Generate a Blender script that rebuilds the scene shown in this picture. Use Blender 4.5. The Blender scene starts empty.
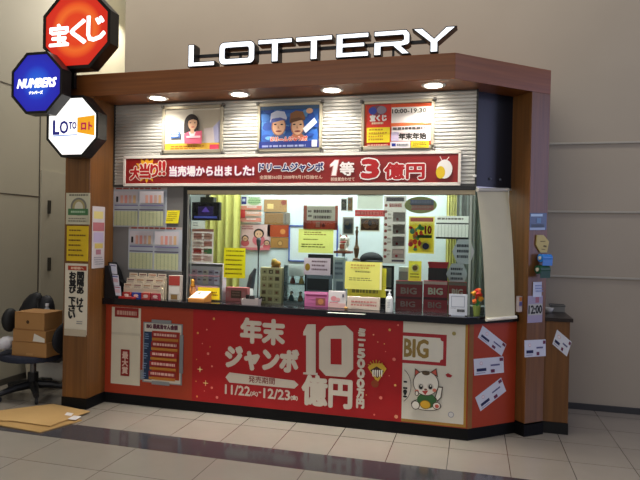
import bpy, bmesh, math, random
from math import sin, cos, pi, radians
from mathutils import Vector, Matrix
random.seed(7)
scene = bpy.context.scene
col = scene.collection

# ------------------------------------------------------------------ camera (surveyed)
F_PX = 578.336
CAM = Vector((0.1543, -4.1795, 1.512))
YAW, PITCH, ROLL = -0.26011, -0.010113, 0.019949
_f = Vector((sin(YAW)*cos(PITCH), cos(YAW)*cos(PITCH), sin(PITCH)))
_r0 = Vector((cos(YAW), -sin(YAW), 0)); _u0 = _r0.cross(_f)
_r = _r0*cos(ROLL) + _u0*sin(ROLL); _u = -_r0*sin(ROLL) + _u0*cos(ROLL)
cd = bpy.data.cameras.new('camera'); cam = bpy.data.objects.new('camera', cd); col.objects.link(cam)
m = Matrix.Identity(4)
for i in range(3):
    m[i][0] = _r[i]; m[i][1] = _u[i]; m[i][2] = -_f[i]; m[i][3] = CAM[i]
cam.matrix_world = m
cd.sensor_width = 36; cd.lens = F_PX/640*36; cd.clip_start = .05
scene.camera = cam

# survey helpers: a bearing read in the photograph, met with a known real plane
def bearing(x, y): return _f + _r*((x-320)/F_PX) - _u*((y-240)/F_PX)
def at(x, y, Y): d = bearing(x, y); return CAM + d*((Y-CAM.y)/d.y)
def atx(x, y, X): d = bearing(x, y); return CAM + d*((X-CAM.x)/d.x)
def atz(x, y, Z): d = bearing(x, y); return CAM + d*((Z-CAM.z)/d.z)
def atp(x, y, P, n): d = bearing(x, y); return CAM + d*((P-CAM).dot(n)/d.dot(n))

# ------------------------------------------------------------------ materials
def lin(h):
    h = h.lstrip('#')
    c = [int(h[i:i+2], 16)/255 for i in (0, 2, 4)]
    return tuple((x/12.92 if x <= .04045 else ((x+.055)/1.055)**2.4) for x in c) + (1,)
_mats = {}
def M(h, rough=.55, metal=0.0, emit=0.0, spec=.4, vary=.06):
    key = (h, rough, metal, emit, spec, vary)
    if key in _mats: return _mats[key]
    mt = bpy.data.materials.new('paint_' + h.lstrip('#')); mt.use_nodes = True
    nt = mt.node_tree; b = nt.nodes['Principled BSDF']
    c = lin(h)
    b.inputs['Roughness'].default_value = rough; b.inputs['Metallic'].default_value = metal
    b.inputs['Specular IOR Level'].default_value = spec
    b.inputs['Base Color'].default_value = c
    if vary:
        tc = nt.nodes.new('ShaderNodeTexCoord'); nz = nt.nodes.new('ShaderNodeTexNoise'); nz.inputs['Scale'].default_value = 9
        mp = nt.nodes.new('ShaderNodeMapRange'); mp.inputs[3].default_value = 1-vary; mp.inputs[4].default_value = 1+vary
        hs = nt.nodes.new('ShaderNodeHueSaturation'); hs.inputs['Color'].default_value = c
        nt.links.new(tc.outputs['Object'], nz.inputs['Vector']); nt.links.new(nz.outputs['Fac'], mp.inputs[0])
        nt.links.new(mp.outputs[0], hs.inputs['Value']); nt.links.new(hs.outputs[0], b.inputs['Base Color'])
    if emit:
        b.inputs['Emission Color'].default_value = c; b.inputs['Emission Strength'].default_value = emit
    _mats[key] = mt; return mt

def nodes(name):
    mt = bpy.data.materials.new(name); mt.use_nodes = True
    return mt, mt.node_tree, mt.node_tree.nodes['Principled BSDF']
def wood(name, a, b_, axis, rough=.32):
    mt, nt, b = nodes(name)
    tc = nt.nodes.new('ShaderNodeTexCoord'); mp = nt.nodes.new('ShaderNodeMapping')
    sc = [.9, .9, 26] if axis < 2 else [26, 26, .9]; mp.inputs['Scale'].default_value = sc
    nz = nt.nodes.new('ShaderNodeTexNoise'); nz.inputs['Scale'].default_value = 1.6; nz.inputs['Detail'].default_value = 5
    rp = nt.nodes.new('ShaderNodeValToRGB')
    rp.color_ramp.elements[0].color = lin(a); rp.color_ramp.elements[1].color = lin(b_)
    rp.color_ramp.elements[0].position = .3; rp.color_ramp.elements[1].position = .72
    nt.links.new(tc.outputs['Object'], mp.inputs[0]); nt.links.new(mp.outputs[0], nz.inputs['Vector'])
    nt.links.new(nz.outputs['Fac'], rp.inputs[0]); nt.links.new(rp.outputs[0], b.inputs['Base Color'])
    b.inputs['Roughness'].default_value = rough; b.inputs['Specular IOR Level'].default_value = .5
    return mt
WOOD_H = wood('wood_laminate_horizontal', '#78431d', '#925628', 0)
WOOD_V = wood('wood_laminate_vertical', '#64401f', '#805329', 2)
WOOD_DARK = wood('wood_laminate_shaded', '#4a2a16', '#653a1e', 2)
WOOD_PALE = wood('wood_laminate_pale', '#a07c4c', '#bb9660', 2, .5)

def wallmat(name, a, b_, scale=1.2, rough=.6):
    mt, nt, b = nodes(name)
    tc = nt.nodes.new('ShaderNodeTexCoord'); nz = nt.nodes.new('ShaderNodeTexNoise'); nz.inputs['Scale'].default_value = scale; nz.inputs['Detail'].default_value = 6
    rp = nt.nodes.new('ShaderNodeValToRGB'); rp.color_ramp.elements[0].color = lin(a); rp.color_ramp.elements[1].color = lin(b_)
    rp.color_ramp.elements[0].position = .3; rp.color_ramp.elements[1].position = .7
    nt.links.new(tc.outputs['Object'], nz.inputs['Vector']); nt.links.new(nz.outputs['Fac'], rp.inputs[0]); nt.links.new(rp.outputs[0], b.inputs['Base Color'])
    b.inputs['Roughness'].default_value = rough; b.inputs['Specular IOR Level'].default_value = .3
    return mt
WALL = wallmat('plaster_wall', '#a39888', '#a99e8e')
WALL_L = wallmat('painted_panel_wall', '#aba592', '#b1ab98')

def tiles(name, c1, c2, mortar, w, h, ox, oy, rough):
    mt, nt, b = nodes(name)
    tc = nt.nodes.new('ShaderNodeTexCoord'); mp = nt.nodes.new('ShaderNodeMapping')
    mp.inputs['Location'].default_value = (-ox, -oy, 0)
    br = nt.nodes.new('ShaderNodeTexBrick'); br.offset = 0; br.squash = 1
    br.inputs['Scale'].default_value = 1; br.inputs['Brick Width'].default_value = w; br.inputs['Row Height'].default_value = h
    br.inputs['Mortar Size'].default_value = .0028; br.inputs['Mortar Smooth'].default_value = .3
    br.inputs['Color1'].default_value = lin(c1); br.inputs['Color2'].default_value = lin(c2); br.inputs['Mortar'].default_value = lin(mortar)
    nz = nt.nodes.new('ShaderNodeTexNoise'); nz.inputs['Scale'].default_value = 5; nz.inputs['Detail'].default_value = 6
    mr = nt.nodes.new('ShaderNodeMapRange'); mr.inputs[3].default_value = .92; mr.inputs[4].default_value = 1.08
    hs = nt.nodes.new('ShaderNodeHueSaturation')
    nt.links.new(tc.outputs['Object'], mp.inputs[0]); nt.links.new(mp.outputs[0], br.inputs['Vector'])
    nt.links.new(tc.outputs['Object'], nz.inputs['Vector']); nt.links.new(nz.outputs['Fac'], mr.inputs[0])
    nt.links.new(br.outputs['Color'], hs.inputs['Color']); nt.links.new(mr.outputs[0], hs.inputs['Value'])
    nt.links.new(hs.outputs[0], b.inputs['Base Color'])
    b.inputs['Roughness'].default_value = rough; b.inputs['Specular IOR Level'].default_value = .5
    return mt

def glassmat(name, tint, fac):
    mt = bpy.data.materials.new(name); mt.use_nodes = True; nt = mt.node_tree; nt.nodes.clear()
    o = nt.nodes.new('ShaderNodeOutputMaterial'); t = nt.nodes.new('ShaderNodeBsdfTransparent'); g = nt.nodes.new('ShaderNodeBsdfGlossy')
    t.inputs['Color'].default_value = lin(tint); g.inputs['Roughness'].default_value = .03
    mx = nt.nodes.new('ShaderNodeMixShader'); lw = nt.nodes.new('ShaderNodeFresnel'); lw.inputs['IOR'].default_value = fac
    nt.links.new(lw.outputs[0], mx.inputs[0]); nt.links.new(t.outputs[0], mx.inputs[1]); nt.links.new(g.outputs[0], mx.inputs[2]); nt.links.new(mx.outputs[0], o.inputs[0])
    return mt
GLASS = glassmat('window_glass', '#eef4f2', 1.3)
CLEAR = glassmat('clear_plastic', '#f4f8f8', 1.3)
BLACK = M('#0d0d0f', .35); DARK = M('#1b1b1e', .45); STEEL = M('#b9b7b0', .3, .8); WHITE = M('#efece4')

def radial(name, stops, size, strength, aspect=1.0):
    """lit acrylic face with a printed round colour gradient about its own centre"""
    mt, nt, b = nodes(name)
    tc = nt.nodes.new('ShaderNodeTexCoord'); ln = nt.nodes.new('ShaderNodeVectorMath'); ln.operation = 'LENGTH'
    mp = nt.nodes.new('ShaderNodeMapping'); mp.inputs['Scale'].default_value = (1/size, 0, 1/size)
    rp = nt.nodes.new('ShaderNodeValToRGB'); el = rp.color_ramp.elements
    while len(el) < len(stops): el.new(.5)
    for e, (p, c) in zip(el, stops): e.position = p; e.color = lin(c)
    nt.links.new(tc.outputs['Object'], mp.inputs[0]); nt.links.new(mp.outputs[0], ln.inputs[0]); nt.links.new(ln.outputs['Value'], rp.inputs[0])
    b.inputs['Base Color'].default_value = (.01, .01, .01, 1); nt.links.new(rp.outputs[0], b.inputs['Emission Color'])
    b.inputs['Emission Strength'].default_value = strength; b.inputs['Roughness'].default_value = .3
    return mt

# ------------------------------------------------------------------ mesh builder
class MB:
    def __init__(s): s.v = []; s.f = []; s.mi = []; s.mats = []; s.T = Matrix.Identity(4)
    def _m(s, m):
        if m not in s.mats: s.mats.append(m)
        return s.mats.index(m)
    def add(s, vs, fs, m):
        n = len(s.v); i = s._m(m)
        s.v += [s.T @ Vector(v) for v in vs]
        for f in fs: s.f.append([n+k for k in f]); s.mi.append(i)
        return s
    def box(s, x0, x1, y0, y1, z0, z1, m):
        vs = [(x, y, z) for z in (z0, z1) for y in (y0, y1) for x in (x0, x1)]
        return s.add(vs, [(0, 2, 3, 1), (4, 5, 7, 6), (0, 1, 5, 4), (2, 6, 7, 3), (0, 4, 6, 2), (1, 3, 7, 5)], m)
    def prism(s, pts, z0, z1, m):
        n = len(pts); vs = [(p[0], p[1], z0) for p in pts] + [(p[0], p[1], z1) for p in pts]
        fs = [tuple(range(n-1, -1, -1)), tuple(range(n, 2*n))] + [(i, (i+1) % n, n+(i+1) % n, n+i) for i in range(n)]
        return s.add(vs, fs, m)
    def extr(s, pts, y0, y1, m, mside=None):
        """outline in x,z pushed along y"""
        n = len(pts); vs = [(p[0], y0, p[1]) for p in pts] + [(p[0], y1, p[1]) for p in pts]
        s.add(vs, [tuple(range(n)), tuple(range(2*n-1, n-1, -1))], m)
        return s.add(vs, [(i, n+i, n+(i+1) % n, (i+1) % n) for i in range(n)], mside or m)
    def quad(s, a, b, c, d, m): return s.add([a, b, c, d], [(0, 1, 2, 3)], m)
    def slab(s, pts, t, m):
        """3-D outline thickened by vector t"""
        n = len(pts); t = Vector(t); vs = [Vector(p) for p in pts] + [Vector(p)+t for p in pts]
        fs = [tuple(range(n-1, -1, -1)), tuple(range(n, 2*n))] + [(i, (i+1) % n, n+(i+1) % n, n+i) for i in range(n)]
        return s.add(vs, fs, m)
    def lathe(s, prof, c, m, seg=20, sx=1, sy=1):
        vs = []; fs = []; k = len(prof)
        for i in range(seg):
            a = 2*pi*i/seg
            for r, z in prof: vs.append((c[0]+r*cos(a)*sx, c[1]+r*sin(a)*sy, c[2]+z))
        for i in range(seg):
            j = (i+1) % seg
            for q in range(k-1): fs.append((i*k+q, j*k+q, j*k+q+1, i*k+q+1))
        fs.append(tuple(i*k for i in range(seg-1, -1, -1))); fs.append(tuple(i*k+k-1 for i in range(seg)))
        return s.add(vs, fs, m)
    def ell(s, c, r, m, seg=16, rings=10, lump=0, seed=1):
        rd = random.Random(seed); vs = [(c[0], c[1], c[2]+r[2])]; fs = []
        for i in range(1, rings):
            t = pi*i/rings
            for j in range(seg):
                p = 2*pi*j/seg; k = 1+lump*(rd.random()-.5)
                vs.append((c[0]+r[0]*sin(t)*cos(p)*k, c[1]+r[1]*sin(t)*sin(p)*k, c[2]+r[2]*cos(t)*k))
        vs.append((c[0], c[1], c[2]-r[2])); last = len(vs)-1
        for j in range(seg):
            fs.append((0, 1+j, 1+(j+1) % seg)); b = 1+(rings-2)*seg; fs.append((last, b+(j+1) % seg, b+j))
            for i in range(rings-2):
                a = 1+i*seg; fs.append((a+j, a+seg+j, a+seg+(j+1) % seg, a+(j+1) % seg))
        return s.add(vs, fs, m)
    def tube(s, pts, r, m, seg=8):
        pts = [Vector(p) for p in pts]; n = len(pts); rs = r if isinstance(r, (list, tuple)) else [r]*n
        vs = []; fs = []
        for i, p in enumerate(pts):
            t = (pts[min(i+1, n-1)]-pts[max(i-1, 0)]).normalized()
            up = Vector((0, 0, 1)) if abs(t.z) < .9 else Vector((1, 0, 0))
            a = t.cross(up).normalized(); b = t.cross(a)
            for k in range(seg):
                q = 2*pi*k/seg; vs.append(p + a*rs[i]*cos(q) + b*rs[i]*sin(q))
        for i in range(n-1):
            for k in range(seg):
                j = (k+1) % seg; fs.append((i*seg+k, i*seg+j, (i+1)*seg+j, (i+1)*seg+k))
        fs.append(tuple(range(seg-1, -1, -1))); fs.append(tuple(range((n-1)*seg, n*seg)))
        return s.add(vs, fs, m)
    def build(s, name, parent=None, origin=None, bevel=0, smooth=False, fixn=True):
        if origin is None:
            lo = [min(v[i] for v in s.v) for i in range(3)]; hi = [max(v[i] for v in s.v) for i in range(3)]
            origin = ((lo[0]+hi[0])/2, (lo[1]+hi[1])/2, lo[2])
        o0 = Vector(origin)
        me = bpy.data.meshes.new(name); me.from_pydata([v-o0 for v in s.v], [], s.f)
        for mt in s.mats: me.materials.append(mt)
        me.polygons.foreach_set('material_index', s.mi)
        if fixn or bevel:
            bm = bmesh.new(); bm.from_mesh(me)
            if fixn: bmesh.ops.recalc_face_normals(bm, faces=bm.faces)
            if bevel:
                es = [e for e in bm.edges if len(e.link_faces) == 2 and e.calc_face_angle(0) > .6]
                bmesh.ops.bevel(bm, geom=es, offset=bevel, segments=2, affect='EDGES', profile=.6)
            bm.to_mesh(me); bm.free()
        if smooth:
            me.polygons.foreach_set('use_smooth', [True]*len(me.polygons))
        o = bpy.data.objects.new(name, me); col.objects.link(o); o.location = o0
        if parent:
            o.parent = parent; o.location = o0 - wloc(parent)
        return o
def wloc(o):
    v = Vector(o.location)
    while o.parent: o = o.parent; v += Vector(o.location)
    return v
def tag(o, label=None, cat=None, group=None, kind=None):
    if label: o['label'] = label
    if cat: o['category'] = cat
    if group: o['group'] = group
    if kind: o['kind'] = kind
    return o
def thing(name, loc, label, cat, group=None):
    o = bpy.data.objects.new(name, None); o.empty_display_size = .05; col.objects.link(o); o.location = loc
    return tag(o, label, cat, group)
def struct(mb, name, **k): return tag(mb.build(name, **k), kind='structure')

# ------------------------------------------------------------------ lettering
_tx = {}
def glyphs(s):
    if s in _tx: return _tx[s]
    c = bpy.data.curves.new('lettering', 'FONT'); c.body = s; c.resolution_u = 2
    o = bpy.data.objects.new('lettering', c); col.objects.link(o)
    dg = bpy.context.evaluated_depsgraph_get(); me = bpy.data.meshes.new_from_object(o.evaluated_get(dg))
    vs = [(v.co.x, v.co.y) for v in me.vertices]; fs = [tuple(p.vertices) for p in me.polygons]
    bpy.data.objects.remove(o); bpy.data.curves.remove(c); bpy.data.meshes.remove(me)
    x0 = min(v[0] for v in vs); x1 = max(v[0] for v in vs); y0 = min(v[1] for v in vs); y1 = max(v[1] for v in vs)
    vs = [((x-x0)/max(x1-x0, 1e-6), 1-(y-y0)/max(y1-y0, 1e-6)) for x, y in vs]
    _tx[s] = (vs, fs); return _tx[s]

_tr = {}
def paper_glow(mt):
    """thin paper version of a paint: half of the light comes through from behind"""
    if mt.name in _tr: return _tr[mt.name]
    n = mt.copy(); n.name = mt.name + '_paper'; nt = n.node_tree; b = nt.nodes['Principled BSDF']; o = next(x for x in nt.nodes if x.type == 'OUTPUT_MATERIAL')
    t = nt.nodes.new('ShaderNodeBsdfTranslucent'); t.inputs['Color'].default_value = b.inputs['Base Color'].default_value
    mx = nt.nodes.new('ShaderNodeMixShader'); mx.inputs[0].default_value = .5
    nt.links.new(b.outputs[0], mx.inputs[1]); nt.links.new(t.outputs[0], mx.inputs[2]); nt.links.new(mx.outputs[0], o.inputs['Surface'])
    _tr[mt.name] = n; return n

class Art:
    """a printed flat sheet: origin at its top left corner, U across, V down; print lies in thin layers on it"""
    def __init__(s, P, U, V, base, t=.003, zoom=None, thin=False):
        s.P = Vector(P); s.U = Vector(U); s.V = Vector(V); s.n = s.V.cross(s.U).normalized(); s.t = t; s.k = 0
        s.mb = MB(); s.zoom = zoom; s.wm = s.U.length; s.hm = s.V.length
        s.thin = thin
        if base is not None and thin: s.mb.add([s.q(0, 0, 0), s.q(1, 0, 0), s.q(1, 1, 0), s.q(0, 1, 0)], [(0, 1, 2, 3)], base)
        elif base is not None:
            g = s.n*min(.0012, t*.5); a, b, c, d = s.P+g, s.P+s.U+g, s.P+s.U+s.V+g, s.P+s.V+g
            s.mb.slab([a, b, c, d], s.n*t-g, base)
    @classmethod
    def front(cls, Y, x0, y0, x1, y1, base, t=.003, zoom=None, thin=False):
        xm, ym = (x0+x1)/2, (y0+y1)/2
        X0 = at(x0, ym, Y).x; X1 = at(x1, ym, Y).x; Z0 = at(xm, y0, Y).z; Z1 = at(xm, y1, Y).z
        return cls((X0, Y, Z0), (X1-X0, 0, 0), (0, 0, Z1-Z0), base, t, zoom, thin)
    def q(s, u, v, lay): return s.P + s.U*u + s.V*v + s.n*(s.t + .0004*lay)
    def uv(s, x, y):
        """place read in the photograph (or in an enlarged crop of it) -> place on this sheet"""
        if s.zoom: x = s.zoom[0]+x/s.zoom[2]; y = s.zoom[1]+y/s.zoom[2]
        d = atp(x, y, s.P+s.n*s.t, s.n)-s.P
        return d.dot(s.U)/s.U.length_squared, d.dot(s.V)/s.V.length_squared
    def box_uv(s, x0, y0, x1, y1):
        xm, ym = (x0+x1)/2, (y0+y1)/2
        return s.uv(x0, ym)[0], s.uv(xm, y0)[1], s.uv(x1, ym)[0], s.uv(xm, y1)[1]
    def L(s): s.k += 1; return s.k
    def poly(s, pts, m):
        l = s.L(); s.mb.add([s.q(u, v, l) for u, v in pts], [tuple(range(len(pts)))], m); return s
    def rect(s, u0, v0, u1, v1, m): return s.poly([(u0, v0), (u1, v0), (u1, v1), (u0, v1)], m)
    def ellipse(s, u, v, ru, rv, m, n=20, a0=0, a1=2*pi):
        return s.poly([(u+ru*cos(a0+(a1-a0)*i/n), v+rv*sin(a0+(a1-a0)*i/n)) for i in range(n)], m)
    def disc(s, u, v, r, m, n=18): return s.ellipse(u, v, r/s.wm, r/s.hm, m, n)
    def line(s, u0, v0, u1, v1, w, m):
        dx, dy = (u1-u0)*s.wm, (v1-v0)*s.hm; l = math.hypot(dx, dy) or 1; px, py = -dy/l*w/2/s.wm, dx/l*w/2/s.hm
        return s.poly([(u0+px, v0+py), (u1+px, v1+py), (u1-px, v1-py), (u0-px, v0-py)], m)
    def frame(s, u0, v0, u1, v1, w, m):
        a, b = w/s.wm, w/s.hm
        s.rect(u0, v0, u1, v0+b, m); s.rect(u0, v1-b, u1, v1, m); s.rect(u0, v0, u0+a, v1, m); return s.rect(u1-a, v0, u1, v1, m)
    def text(s, str_, u0, v0, u1, v1, m, bold=0.0, slant=0):
        vs, fs = glyphs(str_); l = s.L(); du, dv = u1-u0, v1-v0
        offs = [(0, 0)] if not bold else [(bold*cos(k*pi/4), bold*sin(k*pi/4)) for k in range(8)] + ([(0, 0)] if bold > .004 else [])
        for j, (a, b) in enumerate(offs):
            s.mb.add([s.q(u0+x*du+a/s.wm+slant*(.5-y)*dv*s.hm/s.wm, v0+y*dv+b/s.hm, l+.02*j) for x, y in vs], fs, m)
        return s
    def column(s, str_, u0, v0, u1, v1, m, bold=0.0, gap=.12):
        n = len(str_); h = (v1-v0)/n
        for i, ch in enumerate(str_):
            if ch == ' ': continue
            s.text(ch, u0, v0+i*h+h*gap/2, u1, v0+(i+1)*h-h*gap/2, m, bold)
        return s
    def bars(s, u0, v0, u1, v1, n, m, fill=.45, ragged=.3, seed=1):
        """rows of print too fine to read"""
        rd = random.Random(seed); h = (v1-v0)/n
        for i in range(n):
            e = u1-(u1-u0)*ragged*rd.random(); x = u0
            while x < e-.01:
                w = (u1-u0)*(.04+.1*rd.random()); s.rect(x, v0+i*h, min(x+w, e), v0+(i+fill)*h, m); x += w+(u1-u0)*.025
        return s
    # the same in photograph places
    def prect(s, x0, y0, x1, y1, m): return s.rect(*s.box_uv(x0, y0, x1, y1), m)
    def ptext(s, t, x0, y0, x1, y1, m, bold=0, slant=0): return s.text(t, *s.box_uv(x0, y0, x1, y1), m, bold, slant)
    def pbars(s, x0, y0, x1, y1, n, m, **k): return s.bars(*s.box_uv(x0, y0, x1, y1), n, m, **k)
    def pell(s, x0, y0, x1, y1, m, n=20): u0, v0, u1, v1 = s.box_uv(x0, y0, x1, y1); return s.ellipse((u0+u1)/2, (v0+v1)/2, (u1-u0)/2, (v1-v0)/2, m, n)
    def ppoly(s, pts, m): return s.poly([s.uv(*p) for p in pts], m)
    def pcol(s, t, x0, y0, x1, y1, m, bold=0, gap=.12): return s.column(t, *s.box_uv(x0, y0, x1, y1), m, bold, gap)
    def build(s, name, label=None, cat=None, parent=None, group=None):
        if s.thin: s.mb.mats = [paper_glow(m_) for m_ in s.mb.mats]
        o = s.mb.build(name, parent, origin=tuple(s.P+s.U/2+s.V), fixn=False)
        return tag(o, label, cat, group) if label else o
# ================================================================== the setting
YB = 1.388                                   # main back wall
near = tiles('floor_tile_small', '#898176', '#8d857a', '#463f38', .3997, .3955, -1.5846, .047, .16)
band = tiles('floor_tile_dark', '#3f3d41', '#434145', '#353337', .3997, .2806, -1.5846, -.6285, .12)
big = tiles('floor_tile_large', '#868076', '#8a847a', '#4c463f', .6085, .4057, -2.6886, -.6285, .16)
f = MB()
for y0, y1, mt in ((-6, -.6285, big), (-.6285, -.348, band), (-.348, 4.2, near)):
    f.quad((-7, y0, 0), (7, y0, 0), (7, y1, 0), (-7, y1, 0), mt)
fl = f.build('floor', origin=(0, 0, 0), fixn=False); tag(fl, kind='structure')
XL = -4.2                                    # wall at the far side of the alcove
w = MB(); w.box(-3.575, 7, YB, YB+.2, 0, 4.6, WALL); struct(w, 'wall_back')
w = MB(); w.box(XL-.15, XL, -6, 4.2, 0, 4.6, WALL_L)
SEAM = M('#4b463d', .7)
ys = atx(39, 200, XL).y; z1 = atx(20, 195, XL).z; z2 = atx(5, 83, XL).z; z3 = atx(55, 172, XL).z
w.box(XL, XL+.004, ys-.006, ys+.006, 0, 3.2, SEAM)
w.box(XL, XL+.004, -6, ys, z1-.005, z1+.005, SEAM); w.box(XL, XL+.004, -6, ys, z2-.005, z2+.005, SEAM)
w.box(XL, XL+.004, ys, 3.2, z2-.005, z2+.005, SEAM)
struct(w, 'wall_left')
w = MB(); w.box(XL, -3.575, 4.0, 4.2, 0, 4.6, WALL_L); struct(w, 'wall_alcove')
w = MB(); w.box(-3.575, -3.37, YB+.2, 4.0, 0, 4.6, WALL_L); struct(w, 'wall_return')
d = MB(); d.box(XL+.001, XL+.012, ys+.02, ys+.9, .02, z3, M('#b0aa98', .5))
d = tag(d.build('door_1'), kind='structure')
for py in (207, 264):
    p = atx(47.2, py, XL); h = MB(); h.box(XL+.012, XL+.04, p.y-.012, p.y+.012, p.z-.07, p.z+.07, M('#45423b', .4, .6)); h.build('hinge', d, bevel=.004)
RAIL = M('#b0aa9e', .35, .3)
for i, z in enumerate((2.365, 1.756, 1.178)):
    b = MB(); b.box(.72, 7, YB-.014, YB, z-.009, z+.009, RAIL); tag(b.build('trim_%d' % (i+1), bevel=.003), kind='structure')
b = MB(); b.box(.9, 7, YB-.016, YB, 0, .055, M('#3a3a3c', .4)); tag(b.build('baseboard_back', bevel=.003), kind='structure')
b = MB(); b.box(XL, XL+.015, -6, 4.0, 0, .06, M('#4a4640', .4)); tag(b.build('baseboard_left'), kind='structure')

# ================================================================== the kiosk
ZT, ZB, ZC = 2.808, 2.624, .9225
CH = Vector((.767, .6415, 0))                # run of the angled corner
CN = Vector((.6415, -.767, 0))               # its outward normal
def chp(off, x=None, y=None, z=0):
    """point on the line parallel to the angled front, OFF in front of it"""
    if x is not None: return Vector((x, (x*CN.x-off)/-CN.y, z))
    return Vector(((off-y*CN.y)/CN.x, y, z))
def chat(px, py, off): return atp(px, py, chp(off, x=0), CN)

K = thing('lottery_kiosk', (-1.2, .5, 0), 'wood clad ticket kiosk with lit canopy, shutter and glazed service counter', 'kiosk')
PIN, POUT = Vector((.556, .466, 0)), Vector((.700, .585, 0))
c = MB()
c.prism([(-3.2, 0), (0, 0), (.700, .585), (.700, YB-.01), (-3.2, YB-.01)], ZB, ZT, WOOD_H)
c.build('canopy', K, bevel=.004)
c = MB(); c.prism([(-3.2, 0), (-2.958, 0), (-2.958, YB-.01), (-3.2, YB-.01)], .09, ZB, WOOD_V); c.build('end_wall', K, bevel=.004)
pb = [PIN, POUT, POUT-CN*.30, PIN-CN*.30]
c = MB(); c.prism(pb, .1, ZB, WOOD_V); c.build('corner_post', K, bevel=.003)
# low wall under the counter
e0 = chp(-.1, y=.2465); e1 = chp(-.1, x=.489)
RED_L = M('#a83a1f', .45)
c = MB(); c.prism([(-2.958, .2465), (e0.x, e0.y), (e1.x, e1.y), (.46, .80), (-2.958, .80)], .085, .8665, RED_L); c.build('counter_front', K)
# a strip of wood beside the red sheet
c = MB(); c.prism([(e0.x-.004, .244), (e0.x+.002, .244), (e0.x+.03, .2685), (e0.x+.027, .2725)], .086, .866, M('#8a5a2b', .4)); c.build('corner_trim', K)
c = MB()
c.prism([(-3.203, -.003), (-2.955, -.003), (-2.955, .2435), (e0.x+.002, .2435), (e1.x, e1.y-.003), (PIN.x-.003, PIN.y-.004), (POUT.x+.003, POUT.y-.003), (POUT.x-.19, POUT.y+.24), (-3.203, .8)], 0, .088, M('#08080a', .6, 0, 0, .2))
c.build('skirting', K)
YS = .33
GREY = M('#6b6866', .45)
c = MB(); c.box(-2.956, -2.268, YS, YS+.05, ZC+.001, 1.905, GREY); c.build('side_panel', K)
c = MB(); c.box(-2.268, -2.236, YS-.006, YS+.06, ZC+.001, 1.905, BLACK); c.box(-2.236, -2.218, YS+.008, YS+.05, ZC+.001, 1.86, STEEL); c.build('window_jamb', K, bevel=.002)
c = MB(); c.box(-2.236, .158, YS-.004, YS+.06, 1.868, 1.91, BLACK); c.box(-2.236, .158, YS+.002, YS+.06, 1.832, 1.868, M('#b9a98a', .45)); c.build('window_head', K, bevel=.002)
c = MB(); c.box(.118, .136, YS+.005, YS+.05, ZC+.001, 1.835, M('#9aa39a', .35, .4)); c.build('window_mullion', K, bevel=.002)
c = MB(); c.box(-2.218, .118, YS+.03, YS+.038, ZC+.002, 1.834, GLASS); c.build('glass_pane', K)
g0 = chp(-.2, x=.162); g1 = chp(-.2, x=.447)
# upper dark panel over the angled window and its glass
BLUEBLACK = M('#0c1220', .3)
c = MB(); c.prism([g0, g1, g1-CN*.05, g0-CN*.05], 1.885, ZB, BLUEBLACK)
c.prism([g0+CN*.008, g1+CN*.008, g1, g0], 1.885, 1.9, STEEL)
p = (g0*.55+g1*.45)+CN*.001; 
for k in (.35, .62):
    q = g0*(1-k)+g1*k; c.lathe([(0, -.011), (.011, -.006), (.011, .006), (0, .011)], (q.x+CN.x*.004, q.y+CN.y*.004, 1.965), M('#4a4f5a', .3, .5), 10)
c.build('angled_upper_panel', K)
c = MB(); c.prism([g0, g1, g1-CN*.008, g0-CN*.008], ZC+.002, 1.885, GLASS); c.build('angled_glass_pane', K)
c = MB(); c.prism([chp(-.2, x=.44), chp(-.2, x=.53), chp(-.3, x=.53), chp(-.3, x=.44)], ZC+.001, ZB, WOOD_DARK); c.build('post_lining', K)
# room inside
IN = M('#d8e4e6', .7)
c = MB(); c.box(-2.956, .5, 1.33, 1.37, 0, ZB, IN); c.build('inner_back_wall', K)
c = MB(); c.prism([(.485, .78), (.53, .80), (.53, 1.33), (.485, 1.33)], 0, ZB, IN); c.build('inner_side_wall', K)
c = MB(); c.prism([(-2.956, .40), (.14, .40), (.43, .66), (.43, 1.33), (-2.956, 1.33)], 2.56, 2.6, M('#cfd4d2', .7)); c.build('inner_ceiling', K)
# roller shutter over the window
c = MB(); prof = []; z = 1.905; pitch = .0285
while z < ZB-.012:
    prof += [(YS, z), (YS-.006, z+pitch*.3), (YS-.006, z+pitch*.75), (YS, z+pitch*.93)]; z += pitch
SH = M('#c2bfb8', .38, .35); n = len(prof); xs = (-2.957, .155)
c.add([(x, y, zz) for x in xs for y, zz in prof], [(i, i+1, n+i+1, n+i) for i in range(n-1)], SH)
c.box(-2.957, .155, YS+.002, YS+.03, 1.9, ZB, M('#6f6c68', .5))
c.box(-2.957, .155, YS-.012, YS+.01, 1.895, 1.915, M('#3b3a38', .4))
c.box(.150, .164, YS-.014, YS+.03, 1.9, ZB, M('#242322', .4)); c.box(-2.958, -2.946, YS-.014, YS+.03, 1.9, ZB, M('#3a3835', .4))
c.build('roller_shutter', K, fixn=False)
q = MB(); q.lathe([(0, -.012), (.012, -.007), (.012, .007), (0, .012)], (.15, YS-.02, 1.972), WHITE, 10); q.build('shutter_catch', K)

# worktop
ce0 = Vector((.105, .1865, 0)); ce1 = Vector((.535, .548, 0))
c = MB(); c.prism([(-2.956, .1865), (.105, .1865), (.503, .519), (.355, .685), (.350, .93), (-2.956, .93)], .868, ZC, M('#17161a', .14))
tag(c.build('worktop', bevel=.004), 'long glossy black worktop running through the kiosk window', 'counter')

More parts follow.
